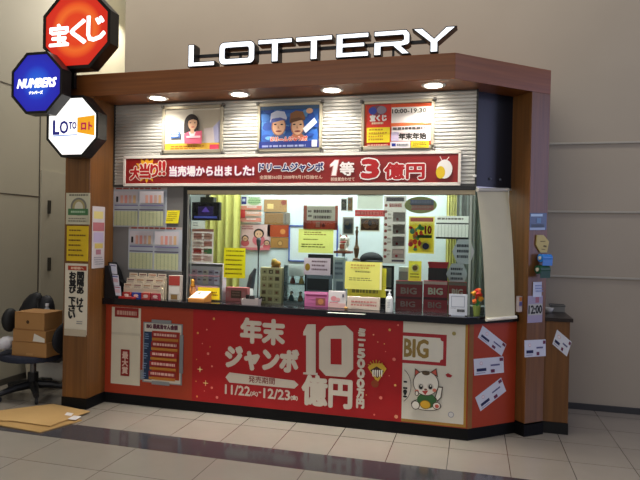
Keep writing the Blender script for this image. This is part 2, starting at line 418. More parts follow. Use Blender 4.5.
# side cabinet behind the corner post
S = thing('side_cabinet', (.78, 1.0, 0), 'low wood cabinet with dark top between kiosk post and back wall', 'cabinet')
c = MB(); c.prism([(.684, .622), (.885, .622), (.885, YB-.012), (.536, YB-.012), (.542, .794)], .0885, .872, WOOD_V); c.build('carcass', S, bevel=.003)
c = MB(); c.prism([(.694, .606), (.905, .605), (.905, YB-.012), (.536, YB-.012), (.542, .804)], .872, .9, M('#2b211d', .3)); c.build('cabinet_top', S, bevel=.003)
c = MB(); c.prism([(.688, .619), (.888, .619), (.888, YB-.012), (.536, YB-.012), (.548, .797)], 0, .088, BLACK); c.build('plinth', S)

# ceiling lights in the canopy
for i, (px, py) in enumerate(((158, 98), (243, 96.3), (334, 92.2), (434, 87.6))):
    p = atz(px, py, ZB); p.y = .15
    where = ['above the smiling woman poster', 'between the woman poster and the blue poster', 'between the blue poster and the price board', 'at the angled corner end of the canopy'][i]
    t = thing('downlight', (p.x, p.y, ZB), 'round lit downlight ' + where, 'light', 'downlights in the canopy')
    c = MB(); c.lathe([(.062, -.004), (.084, -.006), (.09, 0), (.062, 0)], (p.x, p.y, ZB-.001), M('#e9e6df', .3), 28); c.build('trim_ring', t, fixn=True)
    c = MB(); c.lathe([(.0, -.012), (.04, -.011), (.066, -.004), (.066, -.001), (0, -.001)], (p.x, p.y, ZB-.001), M('#fff6e4', .5, 0, 14, .4, 0), 28); c.build('lens', t)
    ld = bpy.data.lights.new('downlight_beam', 'SPOT'); ld.energy = 33; ld.spot_size = radians(140); ld.spot_blend = .8; ld.shadow_soft_size = .05; ld.color = (1, .95, .86)
    lo = bpy.data.objects.new('downlight_beam', ld); col.objects.link(lo); lo.location = (p.x, p.y+.0, ZB-.03)

# ------------------------------------------------------------------ raised lit letters on the canopy
LET = thing('lottery_sign', (-1.0, .05, ZT), 'raised white lit LOTTERY lettering standing on the canopy edge', 'sign')
FACE = M('#f4f8ff', .4, 0, 1.7, .4, 0); SIDE = M('#15161a', .4)
z0, z1 = 2.818, 2.996; H = z1-z0; s = .046
def R(x0, x1, a, b): return [(x0, z0+a*H), (x1, z0+a*H), (x1, z0+b*H), (x0, z0+b*H)]
def ring(x0, x1, inner_s):
    o = []; r = .045
    def rr(x0, x1, a, b, r):
        pts = []
        for cx, cz, st in ((x1-r, b-r, 0), (x0+r, b-r, 1), (x0+r, a+r, 2), (x1-r, a+r, 3)):
            for k in range(5): an = (st+k/4)*pi/2; pts.append((cx+r*cos(an), cz+r*sin(an)))
        return pts
    return rr(x0, x1, z0, z1, r), rr(x0+inner_s, x1-inner_s, z0+inner_s*.92, z1-inner_s*.92, .012)
YF, YK = .0, .095
def letter(outlines, hole=None):
    c = MB()
    if hole:
        a, b = outlines[0], hole; n = len(a)
        vs = [(p[0], YF, p[1]) for p in a] + [(p[0], YF, p[1]) for p in b]
        c.add(vs, [(i, (i+1) % n, n+(i+1) % n, n+i) for i in range(n)], FACE)
        for o_ in (a, b):
            c.add([(p[0], y, p[1]) for y in (YF, YK) for p in o_], [(i, (i+1) % n, n+(i+1) % n, n+i) for i in range(n)], SIDE)
        c.add([(p[0], YK, p[1]) for p in a] + [(p[0], YK, p[1]) for p in b], [(i, (i+1) % n, n+(i+1) % n, n+i) for i in range(n)], SIDE)
    else:
        for k, o_ in enumerate(outlines):
            dk = .0006*k
            c.extr([(x, z) for x, z in o_], YF-dk, YK, SIDE)
            mx = sum(p[0] for p in o_)/len(o_); mz = sum(p[1] for p in o_)/len(o_)
    o = c.build('letter', LET, fixn=False)
    me = o.data
    if FACE.name not in [m_.name for m_ in me.materials]: me.materials.append(FACE)
    if SIDE.name not in [m_.name for m_ in me.materials]: me.materials.append(SIDE)
    fi = [m_.name for m_ in me.materials].index(FACE.name); si = [m_.name for m_ in me.materials].index(SIDE.name)
    bm = bmesh.new(); bm.from_mesh(me); yl = min(v.co.y for v in bm.verts)
    fs = [f_ for f_ in bm.faces if all(abs(v.co.y-yl) < 1e-5 for v in f_.verts)]
    rim = bmesh.ops.inset_region(bm, faces=fs, thickness=.0065, use_even_offset=True, use_boundary=True)['faces']
    for f_ in fs: f_.material_index = fi
    for f_ in rim: f_.material_index = si
    bm.to_mesh(me); bm.free(); return o
letter([[(-2.074, z0), (-1.842, z0), (-1.842, z0+s*.85), (-2.074+s*1.2, z0+s*.85), (-2.074+s*1.2, z1), (-2.074, z1)]])
a_, b_ = ring(-1.808, -1.507, .054); letter([a_], b_)
for x0, x1 in ((-1.484, -1.205), (-1.180, -.892)):
    m_ = (x0+x1)/2; h_ = s*.62
    letter([[(x0, z1), (x0, z1-s*.88), (m_-h_, z1-s*.88), (m_-h_, z0), (m_+h_, z0), (m_+h_, z1-s*.88), (x1, z1-s*.88), (x1, z1)]])
x0, x1 = -.866, -.618
letter([[(x0, z0), (x1, z0), (x1, z0+s*.88), (x0+s*1.2, z0+s*.88), (x0+s*1.2, z0+.5*H-s*.38), (x1-.03, z0+.5*H-s*.38), (x1-.03, z0+.5*H+s*.42), (x0+s*1.2, z0+.5*H+s*.42), (x0+s*1.2, z1-s*.88), (x1, z1-s*.88), (x1, z1), (x0, z1)]])
x0, x1 = -.582, -.312
letter([[(x0, z0), (x0+s*1.2, z0), (x0+s*1.2, z0+.34*H), (x1-.13, z0+.34*H), (x1-.065, z0), (x1, z0), (x1-.065, z0+.33*H), (x1-.025, z0+.37*H), (x1-.008, z0+.45*H), (x1-.008, z1-.03), (x1-.035, z1), (x0, z1), (x0, z1-s*.88), (x1-.062, z1-s*.88), (x1-.055, z1-s*1.05), (x1-.055, z0+.61*H), (x1-.07, z0+.56*H), (x0, z0+.56*H)]])
x0, x1 = -.308, .008; m_ = (x0+x1)/2; h_ = s*.62
letter([[(m_-h_, z0), (m_+h_, z0), (m_+h_, z0+.40*H), (x1, z1), (x1-.075, z1), (m_, z0+.57*H), (x0+.075, z1), (x0, z1), (m_-h_, z0+.40*H)]])
c = MB(); c.box(-2.04, -.10, .075, .09, z0+.52*H, z0+.66*H, M('#2a2b2e', .4)); 
for x in (-2.04, -1.66, -1.35, -1.04, -.75, -.45, -.15): c.box(x-.008, x+.008, .075, .095, ZT, z0+.6*H, M('#2a2b2e', .4))
c.build('support_rail', LET)

# ------------------------------------------------------------------ octagonal light boxes on the end of the canopy
def octagon(name, label, px0, py0, px1, py1, rz, face, yf=-.15, dep=.115):
    xm, ym = (px0+px1)/2, (py0+py1)/2
    x0 = at(px0, ym, yf).x; x1 = at(px1, ym, yf).x; zt = at(xm, py0, yf).z; zb = at(xm, py1, yf).z
    cx, cz, rx, rz_ = (x0+x1)/2, (zt+zb)/2, (x1-x0)/2, (zt-zb)/2
    t = thing(name, (cx, yf+dep, zb), label, 'sign', 'octagonal light boxes at the canopy end')
    k = .414
    def oc(sc): return [(cx+rx*sc*a, cz+rz_*sc*b) for a, b in ((1, k), (k, 1), (-k, 1), (-1, k), (-1, -k), (-k, -1), (k, -1), (1, -k))]
    c = MB(); o1, o2 = oc(1), oc(.915)
    c.add([(p[0], yf, p[1]) for p in o1]+[(p[0], yf, p[1]) for p in o2], [(i, (i+1) % 8, 8+(i+1) % 8, 8+i) for i in range(8)], BLACK)
    c.add([(p[0], y, p[1]) for y in (yf, yf+dep) for p in o1], [(i, (i+1) % 8, 8+(i+1) % 8, 8+i) for i in range(8)], BLACK)
    c.add([(p[0], yf+dep, p[1]) for p in o1], [tuple(range(8))], BLACK)
    c.build('housing', t, fixn=False)
    c = MB(); c.add([(p[0], yf+.004, p[1]) for p in o2], [tuple(range(8))], face)
    c.build('lit_face', t, origin=(cx, yf+.004, cz), fixn=False)
    A = Art((x0, yf+.004, zt), (x1-x0, 0, 0), (0, 0, zb-zt), None, 0)
    return t, A
LITW = M('#ffffff', .4, 0, 1.5, .4, 0)
t, A = octagon('octagonal_sign', 'red octagonal light box with orange halo, largest of the cluster', 43, -10, 110.3, 68.5, 1,
               radial('lit_face_red', [(0, '#f24a18'), (.36, '#ee4016'), (.50, '#fb7026'), (.60, '#f65a1c'), (.70, '#e02a12'), (1, '#da200e')], .34, .95))
for ch, a in zip('宝くじ', ((.10, .42, .38, .69), (.41, .38, .64, .68), (.66, .35, .92, .66))): A.text(ch, *a, LITW, .0075)
A.build('lettering', parent=t)
t, A = octagon('octagonal_sign', 'blue octagonal light box with slanted white lettering', 11.5, 52, 62, 113.5, 1,
               radial('lit_face_blue', [(0, '#2a78f0'), (.35, '#2058e4'), (.55, '#1c2cc8'), (1, '#2018b4')], .26, .85), -.275, .11)
A.text('NUMBERS', .13, .43, .87, .57, LITW, .005, .25); A.text('ナンバーズ', .35, .63, .62, .68, LITW, .002); A.build('lettering', parent=t)
t, A = octagon('octagonal_sign', 'white octagonal light box with blue letters and orange patch', 46.5, 95.5, 98, 157, 1, M('#fffdf8', .4, 0, 1.25, .4, 0))
NAVY = M('#2a2f9c', .4, 0, .25, .4, 0)
A.text('L', .13, .40, .24, .62, NAVY, .006); A.text('O', .26, .41, .42, .61, NAVY, .004); A.text('TO', .44, .43, .58, .54, NAVY, .003)
A.poly([(.60, .36), (.93, .33), (.93, .66), (.60, .60)], M('#f2a81e', .4, 0, .7, .4, 0)); A.text('ロト', .68, .44, .88, .56, M('#c81e5a', .4, 0, .4, .4, 0), .004)
A.poly([(.13, .64), (.6, .63), (.6, .645), (.13, .66)], M('#7fa0e8', .4, 0, .5, .4, 0)); A.build('lettering', parent=t)
c = MB(); c.box(-3.30, -3.16, -.0335, -.002, 2.30, 3.3, BLACK); c.box(-3.36, -3.10, -.0335, -.002, 2.69, 2.9, BLACK)
tag(c.build('sign_bracket', bevel=.003), 'black steel bracket behind the octagonal light boxes', 'bracket')
# ================================================================== printed things on the front
RED = M('#b8161a', .45); CREAM = M('#e9dfc8', .5); GOLD = M('#c39a3c', .45); PAPER = M('#ece8de', .6); INK = M('#1c1a1c', .6)
YEL = M('#f2d21c', .6); PYEL = M('#e6e070', .6); ORG = M('#e2761e', .5); BLU = M('#23379c', .5); PINK = M('#e0607c', .5); SKIN = M('#e0b08c', .6)
HAIR = M('#2a1c18', .6); GRN = M('#3c8a4a', .6); LGREY = M('#b9b9bd', .6); MGREY = M('#86868a', .6); BROWN = M('#8a6a34', .6)

# banner across the foot of the shutter
t = thing('banner_board', (-1.4, .315, 1.91), 'long red banner announcing a 3億円 win, white framed, across the shutter foot', 'banner')
BX0, BX1, BZ0, BZ1 = -2.83, .038, 1.912, 2.153
A = Art((BX0, .318, BZ1), (BX1-BX0, 0, 0), (0, 0, BZ0-BZ1), M('#8c1715', .45), .018)
Z = (120, 150, 8)
A.zoom = Z
star = [];  cu, cv = A.uv(215, 160)
for k in range(24):
    a = 2*pi*k/24; r = (.118 if k % 2 == 0 else .076); star.append((cu+r*1.05*cos(a)/A.wm, cv+r*sin(a)/A.hm))
A.poly(star, M('#e9a321', .5))
for ch, q in zip('大当り', ((82, 138, 165, 235), (160, 112, 245, 222), (246, 118, 305, 214))):
    A.ptext(ch, *q, M('#f4dccb', .5), .0135); A.ptext(ch, *q, M('#b3141a', .5), .006)
for x in (318, 350):
    A.ptext('!', x-6, 92, x+14, 200, M('#f4dccb', .5), .0125); A.ptext('!', x-6, 92, x+14, 200, M('#b3141a', .5), .006)
A.zoom = (110, 140, 3.5556)
A.ptext('当売場から出ました!', 213, 93, 512, 128, M('#d88aba', .5), .0065); A.ptext('当売場から出ました!', 213, 93, 512, 128, M('#fbf4f2', .5), .0028)
A.zoom = (240, 150, 6.4)
A.ptext('ドリームジャンボ', 124, 84, 534, 138, M('#f3eef0', .5), .0095); A.ptext('ドリームジャンボ', 126, 86, 532, 136, M('#27306e', .5), .0035)
A.ptext('全国第563回 2008年9月19日抽せん', 128, 162, 528, 186, M('#d7b7a4', .5), .001)
A.zoom = (270, 140, 3.0476)
A.ppoly([(182, 76), (198, 60), (212, 60), (203, 110), (186, 110), (192, 80), (183, 84)], M('#e8a6a0', .5)); A.ppoly([(184, 75), (198, 62), (209, 62), (201, 108), (189, 108), (195, 78), (185, 81)], M('#fbf4f2', .5))
A.ptext('等', 214, 68, 256, 108, M('#5d1210', .5), .008); A.ptext('等', 214, 68, 256, 108, M('#f6ece8', .5), .004)
A.ptext('前後賞合わせて', 186, 114, 258, 125, M('#d7b7a4', .5), .001)
A.ptext('3', 282, 62, 330, 114, M('#f6ece8', .5), .022); A.ptext('3', 282, 62, 330, 114, M('#b3141a', .5), .012)
A.ptext('億円', 350, 72, 470, 118, M('#f6ece8', .5), .0135); A.ptext('億円', 350, 72, 470, 118, M('#b3141a', .5), .006)
A.pell(508, 60, 556, 118, M('#efe9e4', .5)); A.pell(506, 80, 534, 118, M('#e4c024', .5)); A.line(*A.uv(524, 62), *A.uv(518, 50), .005, PAPER); A.line(*A.uv(538, 62), *A.uv(546, 52), .005, PAPER)
A.build('print', parent=t)
c = MB(); e = .022
for x0, x1, z0_, z1_ in ((BX0-e*.4, BX1+e*.4, BZ1-e*.6, BZ1+e*.5), (BX0-e*.4, BX1+e*.4, BZ0-e*.6, BZ0+e*.5), (BX0-e*.5, BX0+e*.5, BZ0, BZ1), (BX1-e*.5, BX1+e*.5, BZ0, BZ1)):
    c.box(x0, x1, .294, .316, z0_, z1_, M('#e3d9ce', .4))
c.build('frame', t, bevel=.002)

# snap frames on the shutter
def snap_frame(px0, py0, px1, py1, label, Y=.322):
    xm, ym = (px0+px1)/2, (py0+py1)/2
    X0, X1 = at(px0, ym, Y).x, at(px1, ym, Y).x; Z1, Z0 = at(xm, py0, Y).z, max(at(xm, py1, Y).z, 2.180)
    t = thing('poster_frame', ((X0+X1)/2, Y, Z0), label, 'poster', 'framed posters on the shutter')
    c = MB(); e = .026
    for a in ((X0, X1, Z1-e, Z1), (X0, X1, Z0, Z0+e*1.2), (X0, X0+e, Z0, Z1), (X1-e, X1, Z0, Z1)): c.box(a[0], a[1], Y-.022, Y, a[2], a[3], M('#b0a690', .3, .35))
    c.build('frame', t, bevel=.004)
    for x in (X0, X1):
        for z in (Z0, Z1):
            c = MB(); c.box(x-.012, x+.012, Y-.024, Y-.002, z-.012, z+.012, M('#6f6a64', .4)); c.build('corner_cap', t, bevel=.004)
    A = Art((X0+e*.8, Y, Z1-e*.8), (X1-X0-e*1.6, 0, 0), (0, 0, Z0-Z1+e*1.8), None, .006); return t, A
t, A = snap_frame(163, 106, 223.7, 157, 'framed poster of a smiling dark-haired woman in a pink top')
A.zoom = (155, 98, 6.8625)
A.rect(0, 0, 1, 1, M('#d8d0c0', .5)); A.rect(.5, .05, 1, .8, M('#bdb19c', .5)); A.ppoly([(400, 200), (445, 150), (445, 315), (400, 315)], M('#a9a6c4', .5)); A.ppoly([(335, 210), (400, 200), (410, 315), (335, 315)], M('#cfc0bc', .5))
A.rect(0, .83, 1, 1, M('#dfae3a', .5)); A.pbars(110, 328, 360, 358, 2, M('#b06a22', .5), seed=3); A.prect(378, 320, 440, 358, M('#d8405a', .5))
A.prect(108, 235, 176, 278, M('#4f6ea8', .5)); A.pbars(118, 242, 168, 274, 2, M('#e8e8f2', .5))
A.pell(206, 112, 308, 245, HAIR); A.prect(205, 180, 240, 245, HAIR); A.prect(280, 180, 306, 225, HAIR)
A.ppoly([(208, 315), (205, 250), (240, 232), (290, 232), (328, 225), (326, 315)], PINK); A.ppoly([(238, 235), (285, 235), (275, 268), (248, 268)], M('#e8e0dc', .5))
A.prect(250, 208, 274, 246, SKIN); A.pell(234, 130, 296, 222, SKIN); A.ppoly([(228, 170), (232, 132), (262, 120), (290, 130), (300, 160), (270, 148), (245, 155)], HAIR)
for x in (250, 280): A.pell(x-6, 170, x+6, 176, INK)
A.pell(254, 198, 278, 206, M('#c0504a', .5)); A.prect(222, 262, 318, 276, M('#f2c6ce', .5)); A.build('print', parent=t)
t, A = snap_frame(258, 103, 322.6, 155, 'framed blue poster of two people in peaked caps')
A.zoom = (250, 95, 7.388)
A.rect(0, 0, 1, 1, M('#2f63b4', .5))
rd = random.Random(4)
for k in range(26): u, v = .05+.9*rd.random(), .05+.75*rd.random(); A.ellipse(u, v, .05+.06*rd.random(), .04+.07*rd.random(), M(rd.choice(['#4a86cc', '#264c9e', '#6aa4d8', '#3a74c0']), .5), 10)
A.rect(0, 0, 1, .1, M('#3c5878', .5))
for cx, w_, cap, cap2 in ((215, 62, '#c8d0e4', '#5060a8'), (355, 58, '#8a5a34', '#6a4426')):
    A.ppoly([(cx-w_-10, 330), (cx-w_*.5, 285), (cx+w_*.5, 285), (cx+w_+12, 330)], M('#3d4f7e' if cx < 300 else '#b86a4a', .5))
    A.pell(cx-w_*.86, 165, cx+w_*.86, 302, M('#a87050', .5)); A.pell(cx-w_*.72, 172, cx+w_*.76, 296, SKIN)
    A.ppoly([(cx-w_, 205), (cx-w_*.9, 140), (cx-w_*.2, 118), (cx+w_*.7, 125), (cx+w_, 170), (cx+w_*.9, 190), (cx, 172)], M(cap, .5))
    A.ppoly([(cx-w_, 212), (cx-w_*.8, 178), (cx+w_*.2, 168), (cx+w_, 185), (cx+w_*.3, 190)], M(cap2, .5))
    for x in (cx-24, cx+24): A.pell(x-10, 215, x+10, 225, INK)
    A.ppoly([(cx-4, 225), (cx+8, 250), (cx-8, 250)], M('#b88060', .5)); A.pell(cx-22, 264, cx+24, 276, M('#8a3a34', .5))
A.ppoly([(395, 250), (480, 170), (500, 205), (415, 285)], M('#dfe6f0', .5)); A.pell(420, 100, 470, 140, SKIN)
A.ptext('ドリームジャンボ', 160, 310, 425, 355, M('#f2d8cc', .5), .006); A.ptext('ドリームジャンボ', 160, 310, 425, 355, M('#d8503a', .5), .002)
A.rect(0, .84, 1, 1, M('#27398a', .5)); A.pbars(95, 372, 440, 392, 1, M('#a8b0dc', .5), seed=8, fill=.7); A.prect(462, 335, 500, 385, M('#dcdce4', .5)); A.build('print', parent=t)
t, A = snap_frame(361.5, 100.5, 434.6, 154, 'framed red and yellow board of opening hours')
A.zoom = (355, 90, 6.8588)
A.rect(0, 0, 1, 1, M('#e8561e', .5)); A.prect(78, 90, 245, 405, M('#d8301e', .5))
A.prect(250, 115, 522, 230, M('#f4efe8', .5)); A.prect(250, 245, 520, 350, M('#efe6e4', .5)); A.prect(248, 290, 300, 350, M('#d8c8e4', .5))
A.pell(92, 105, 220, 175, M('#7c4a5c', .5)); A.pell(95, 118, 150, 170, M('#3c4cb0', .5)); A.pell(150, 110, 215, 165, M('#9a8a98', .5))
A.ptext('宝くじ', 105, 172, 215, 212, M('#fbf4ee', .5), .004); A.pbars(115, 222, 200, 244, 1, M('#f6d8b8', .5), fill=.6)
A.prect(82, 258, 240, 362, M('#f2dc24', .5)); A.pbars(95, 268, 232, 360, 4, M('#c08a1c', .5), seed=2); A.pbars(88, 375, 236, 396, 1, M('#f2b8a0', .5))
A.ptext('10:00-19:30', 258, 132, 490, 160, M('#3a342e', .5), .0015); A.prect(250, 228, 472, 246, M('#e0703c', .5)); A.pbars(262, 258, 482, 282, 1, M('#55504c', .5), ragged=.05, fill=.7)
A.ptext('年末年始', 304, 300, 490, 342, M('#2a2522', .5), .003); A.prect(245, 358, 382, 402, M('#ece4e8', .5)); A.prect(255, 370, 282, 390, BLU); A.pbars(290, 372, 375, 392, 1, MGREY, fill=.7)
A.prect(388, 356, 508, 400, M('#e8d224', .5)); A.pbars(400, 364, 500, 392, 2, M('#8a6a1c', .5)); A.build('print', parent=t)

# ---- large sheets on the low wall
YF2 = .2465
A = Art((-2.113, YF2, .864), (-.353+2.113, 0, 0), (0, 0, .092-.864), M('#ae141a', .42), .003)
A.zoom = (190, 310, 4.3636); CW = M('#d9cdbb', .55)
A.ptext('年末', 224, 42, 410, 145, CW, .011); A.ptext('ジャンボ', 158, 168, 470, 262, CW, .013)
A.ppoly([(155, 293), (172, 272), (455, 308), (474, 326), (455, 343), (172, 316)], CW); A.ptext('発売期間', 256, 292, 370, 320, M('#7c1a18', .5), .0008)
A.ptext('11/22', 154, 330, 262, 370, CW, .003); A.ptext('(火)', 264, 354, 296, 376, CW, .002); A.ptext('-', 301, 357, 310, 361, CW, .002); A.ptext('12/23', 322, 346, 436, 388, CW, .003); A.ptext('(金)', 440, 372, 470, 394, CW, .002)
rd = random.Random(11)
for x, y, r, cl in ((105, 38, .012, 0), (35, 100, .011, 0), (55, 146, .006, 1), (80, 190, .013, 1), (97, 245, .010, 1), (30, 215, .005, 0), (45, 258, .012, 2), (28, 310, .006, 0), (70, 318, .009, 2), (97, 338, .012, 1), (33, 376, .010, 0), (120, 380, .014, 1), (65, 352, .005, 1), (90, 160, .005, 0), (76, 85, .008, 1)):
    u, v = A.uv(x, y); mt = [M('#e0a050', .5), M('#e88a7a', .5), M('#f0d890', .5)][cl]
    A.disc(u, v, r*.85, mt)
    if cl == 2: A.line(u-.013, v, u+.013, v, .006, mt); A.line(u, v-.03, u, v+.03, .006, mt)
A.zoom = (295, 315, 4.1739)
A.ppoly([(52, 38), (88, 38), (88, 240), (96, 240), (96, 250), (36, 246), (36, 238), (48, 238), (48, 84), (36, 84), (36, 70)], CW)
A.ppoly([(128, 46), (212, 42), (244, 72), (244, 224), (212, 258), (130, 252), (102, 222), (102, 72)], CW); A.ppoly([(150, 98), (196, 98), (196, 206), (150, 204)], M('#ae141a', .42))
A.ptext('億円', 34, 258, 236, 378, CW, .011)
A.pcol('ミニ', 266, 55, 294, 106, CW, .005); A.rect(*A.box_uv(268, 118, 288, 130), CW)
A.pcol('5000万円', 262, 138, 290, 388, CW, .006, .14); A.bars(*A.box_uv(248, 150, 258, 205), 8, M('#d98a80', .5))
for k in range(7): a = -pi/2+(k-3)*.38; u, v = A.uv(340, 222); A.line(u+.02*cos(a), v+.04*sin(a), u+.05*cos(a)*.8, v+.11*sin(a)*.8, .007, M('#b8902c', .5))
A.ppoly([(305, 215), (325, 200), (365, 200), (384, 222), (345, 280)], M('#c8a030', .5)); A.ppoly([(316, 228), (343, 212), (372, 232), (345, 262)], M('#4a2a18', .5))
for k in range(5): x = 325+k*9; A.ppoly([(x, 228), (x+6, 226), (x+4, 256), (x, 252)], M('#e6e0d4', .5))
A.pell(320, 268, 352, 300, M('#8a3a18', .5))
for x, y, r in ((397, 60, .012), (415, 182, .016), (375, 118, .006), (420, 290, .011), (360, 342, .016), (333, 412, .009), (424, 420, .018), (330, 80, .008), (380, 150, .005), (300, 330, .006), (432, 40, .009), (395, 250, .005), (348, 110, .006)):
    u, v = A.uv(x, y); A.disc(u, v, r*.8, M(rd.choice(['#e8a07a', '#e0b060', '#e88070']), .5))
A.build('jumbo_poster', 'big red sheet reading 年末ジャンボ 10億円 on the low counter front', 'poster')

A = Art((-.352, YF2, .864), (.478, 0, 0), (0, 0, .096-.864), M('#b08436', .4), .003)
A.rect(0, 0, .962, .972, M('#ddd6c6', .5)); A.zoom = (395, 315, 4)
BR = M('#a8242c', .5)
u0, v0, u1, v1 = A.box_uv(32, 66, 206, 198); A.rect(0, v0+.02, u1, v1, BR); A.rect(0, v0+.055, u1-.05, v1-.032, M('#e2dccd', .5))
for uu, vv in ((u1-.055, v0+.06), (u1-.055, v1-.037)): A.disc(uu, vv, .02, BR)
A.ptext('BIG', 34, 98, 132, 168, M('#94783a', .5), .006)
A.rect(-.0, v0+.055, -.0+.02, v1-.032, M('#e2dccd', .5))
A.pell(228, 66, 244, 82, M('#a89858', .5)); A.ppoly([(202, 238), (212, 232), (230, 242), (222, 250), (208, 248)], BR); A.pell(212, 386, 236, 410, M('#9a9aa4', .5)); A.pell(215, 389, 233, 407, M('#d8d4d0', .5))
OUT = M('#4a3a2c', .5); CATW = M('#eae4d6', .5)
cu, cv = A.uv(17, 280); ru, rv = A.uv(64, 350)[0]-cu, A.uv(17, 350)[1]-cv; u_in = .035
for k_, mt_ in ((1, OUT), (.96, M('#ddd6c6', .5))):
    pts_ = [(max(u_in, cu+ru*k_*cos(a_)), cv+rv*k_*sin(a_)) for a_ in [-pi/2+pi*q_/14 for q_ in range(15)]]
    A.poly(pts_, mt_)
A.pcol('ニ!!'[0:2], 34, 262, 48, 330, INK, .003)
# beckoning lucky cat holding a gold coin
for p in ([(78, 250), (80, 212), (108, 232)], [(140, 228), (166, 212), (172, 248)]):
    A.ppoly(p, OUT); m_ = (sum(q[0] for q in p)/3, sum(q[1] for q in p)/3); A.ppoly([(m_[0]+(q[0]-m_[0])*.7, m_[1]+(q[1]-m_[1])*.7) for q in p], M('#c85a4a', .5))
A.pell(64, 335, 186, 382, OUT); A.pell(68, 338, 182, 379, CATW); A.pell(88, 310, 166, 372, M('#3a6a3a', .5))
A.ppoly([(158, 330), (172, 284), (192, 286), (186, 330), (170, 346)], OUT); A.ppoly([(163, 328), (175, 289), (188, 290), (182, 328), (170, 340)], CATW)
A.pell(72, 222, 176, 322, OUT, 28); A.pell(75, 225, 173, 319, CATW, 28); A.pell(108, 222, 140, 240, M('#5a4a34', .5))
for x in (104, 142): A.pell(x-13, 272, x+13, 298, M('#cfc8ba', .5)); A.pell(x-8, 276, x+8, 296, INK); A.pell(x-2, 279, x+4, 285, CATW)
A.pell(80, 296, 96, 310, M('#d87a64', .5)); A.pell(150, 292, 166, 306, M('#d87a64', .5)); A.ppoly([(108, 302), (134, 300), (122, 318)], M('#b03a34', .5)); A.pell(117, 292, 129, 300, M('#7a4a3a', .5))
for x0, y0, x1, y1 in ((66, 340, 100, 376), (150, 346, 184, 376), (80, 300, 96, 322)): A.pell(x0, y0, x1, y1, OUT); A.pell(x0+3, y0+3, x1-3, y1-3, CATW)
A.pell(160, 355, 176, 370, M('#c85a4a', .5)); A.pell(100, 338, 144, 374, M('#8a6a18', .5)); A.pell(103, 341, 141, 371, M('#d8a82c', .5))
A.build('lucky_cat_poster', 'white BIG poster with a beckoning cat, gold edged, at the counter corner', 'poster')

# white strip poster and prize chart over the orange low wall
A = Art.front(YF2, 111.5, 307.5, 140.5, 384.5, M('#d6cdb6', .55), .003); A.zoom = (100, 305, 5.05)
A.prect(75, 14, 195, 62, M('#8e2320', .5)); A.pbars(86, 30, 186, 56, 1, M('#c89a8a', .5), fill=.8, ragged=.02)
A.prect(60, 140, 208, 152, M('#c9c0aa', .55)); A.prect(106, 224, 150, 358, M('#8e2320', .5)); A.pcol('最大賞', 114, 234, 142, 348, M('#d8b8a8', .5), .003)
A.build('strip_poster', 'tall cream strip poster with two dark red labels under the counter', 'poster')
t = thing('prize_chart', (-2.3, .24, .2), 'prize chart in a grey clip frame, blue column and red rows', 'poster')
A = Art.front(YF2, 143.2, 323, 182.5, 383.5, M('#8d9092', .4, .2), .006); A.zoom = (100, 305, 5.05)
for x0, y0, x1, y1 in ((262, 76, 360, 90), (262, 386, 350, 404), (204, 328, 216, 376), (402, 152, 420, 345)):
    u0, v0, u1, v1 = A.box_uv(x0, y0, x1, y1); a = A.q(u0, v0, 0); b = A.q(u1, v1, 0); c = MB(); c.box(a.x, b.x, YF2-.012, YF2-.001, b.z, a.z, M('#8f9294', .4, .3)); c.build('clip', t, bevel=.002)
A.build('chart_frame', parent=t)
A = Art.front(YF2-.0065, 144.2, 324, 181, 382.5, M('#cfc8ba', .5), .002); A.zoom = (100, 305, 5.05)
A.ptext('BIG 最高当せん金額', 236, 99, 392, 122, M('#5a2a3c', .5), .003); A.prect(222, 134, 262, 376, M('#1f3556', .5)); A.prect(262, 134, 402, 376, M('#a83a1c', .5))
for k in range(5):
    y = 140+k*47.5; A.prect(262, y, 398, y+26, M('#8e1f22', .5)); A.pbars(272, y+6, 392, y+20, 1, M('#d8a89a', .5), seed=k, ragged=.05, fill=.9); A.prect(264, y+29, 396, y+42, M('#b8762c', .5)); A.pbars(230, y+4, 254, y+36, 3, M('#7a90b0', .5), seed=k)
A.build('chart_print', parent=t)

# stickers on the angled corner, its post and the side cabinet
def sticker(quad, off, label, P=None, n=None, t=.002):
    if P is None: pts = [chat(x, y, off) for x, y in quad]
    else: pts = [atp(x, y, P, n) for x, y in quad]
    U = (pts[1]-pts[0]+pts[2]-pts[3])/2; V = (pts[3]-pts[0]+pts[2]-pts[1])/2
    A = Art(pts[0], U, V, M('#d7d9e4', .5), t)
    A.disc(.24, .30, .013, M('#c88a9a', .5)); A.disc(.24, .30, .010, M('#e8e4ea', .5)); A.rect(.08, .60, .40, .78, M('#1d2552', .5)); A.rect(.55, .42, .86, .52, M('#5a5a84', .5))
    A.rect(.86, .06, .98, .26, M('#6a2a4c', .5)); A.rect(.55, .72, .68, .92, M('#6a2a4c', .5)); A.rect(.06, .86, .36, .9, M('#8a8ca8', .5))
    return A.build('sticker', label, 'sticker', group='white coupon stickers at the kiosk corner')
sticker([(482.5, 325.5), (506, 344.5), (501.5, 356), (477.5, 337.5)], -.1, 'white sticker tilted downwards, topmost on the orange corner panel')
sticker([(473.5, 359), (503, 357), (503.8, 372.5), (474, 376.2)], -.1, 'level white sticker in the middle of the orange corner panel')
sticker([(475, 397.5), (500.5, 380), (506, 391), (480, 413.7)], -.1, 'white sticker tilted upwards, lowest on the orange corner panel')
sticker([(524.3, 340.3), (545.5, 340), (545.6, 356), (524.5, 358)], 0, 'level white sticker around the foot of the wood post')
sticker([(557, 329.5), (566.8, 339), (566.8, 356.5), (547.5, 341)], 0, 'white diamond-set sticker on the low side cabinet', Vector((.8, .62, 0)), Vector((0, -1, 0)))

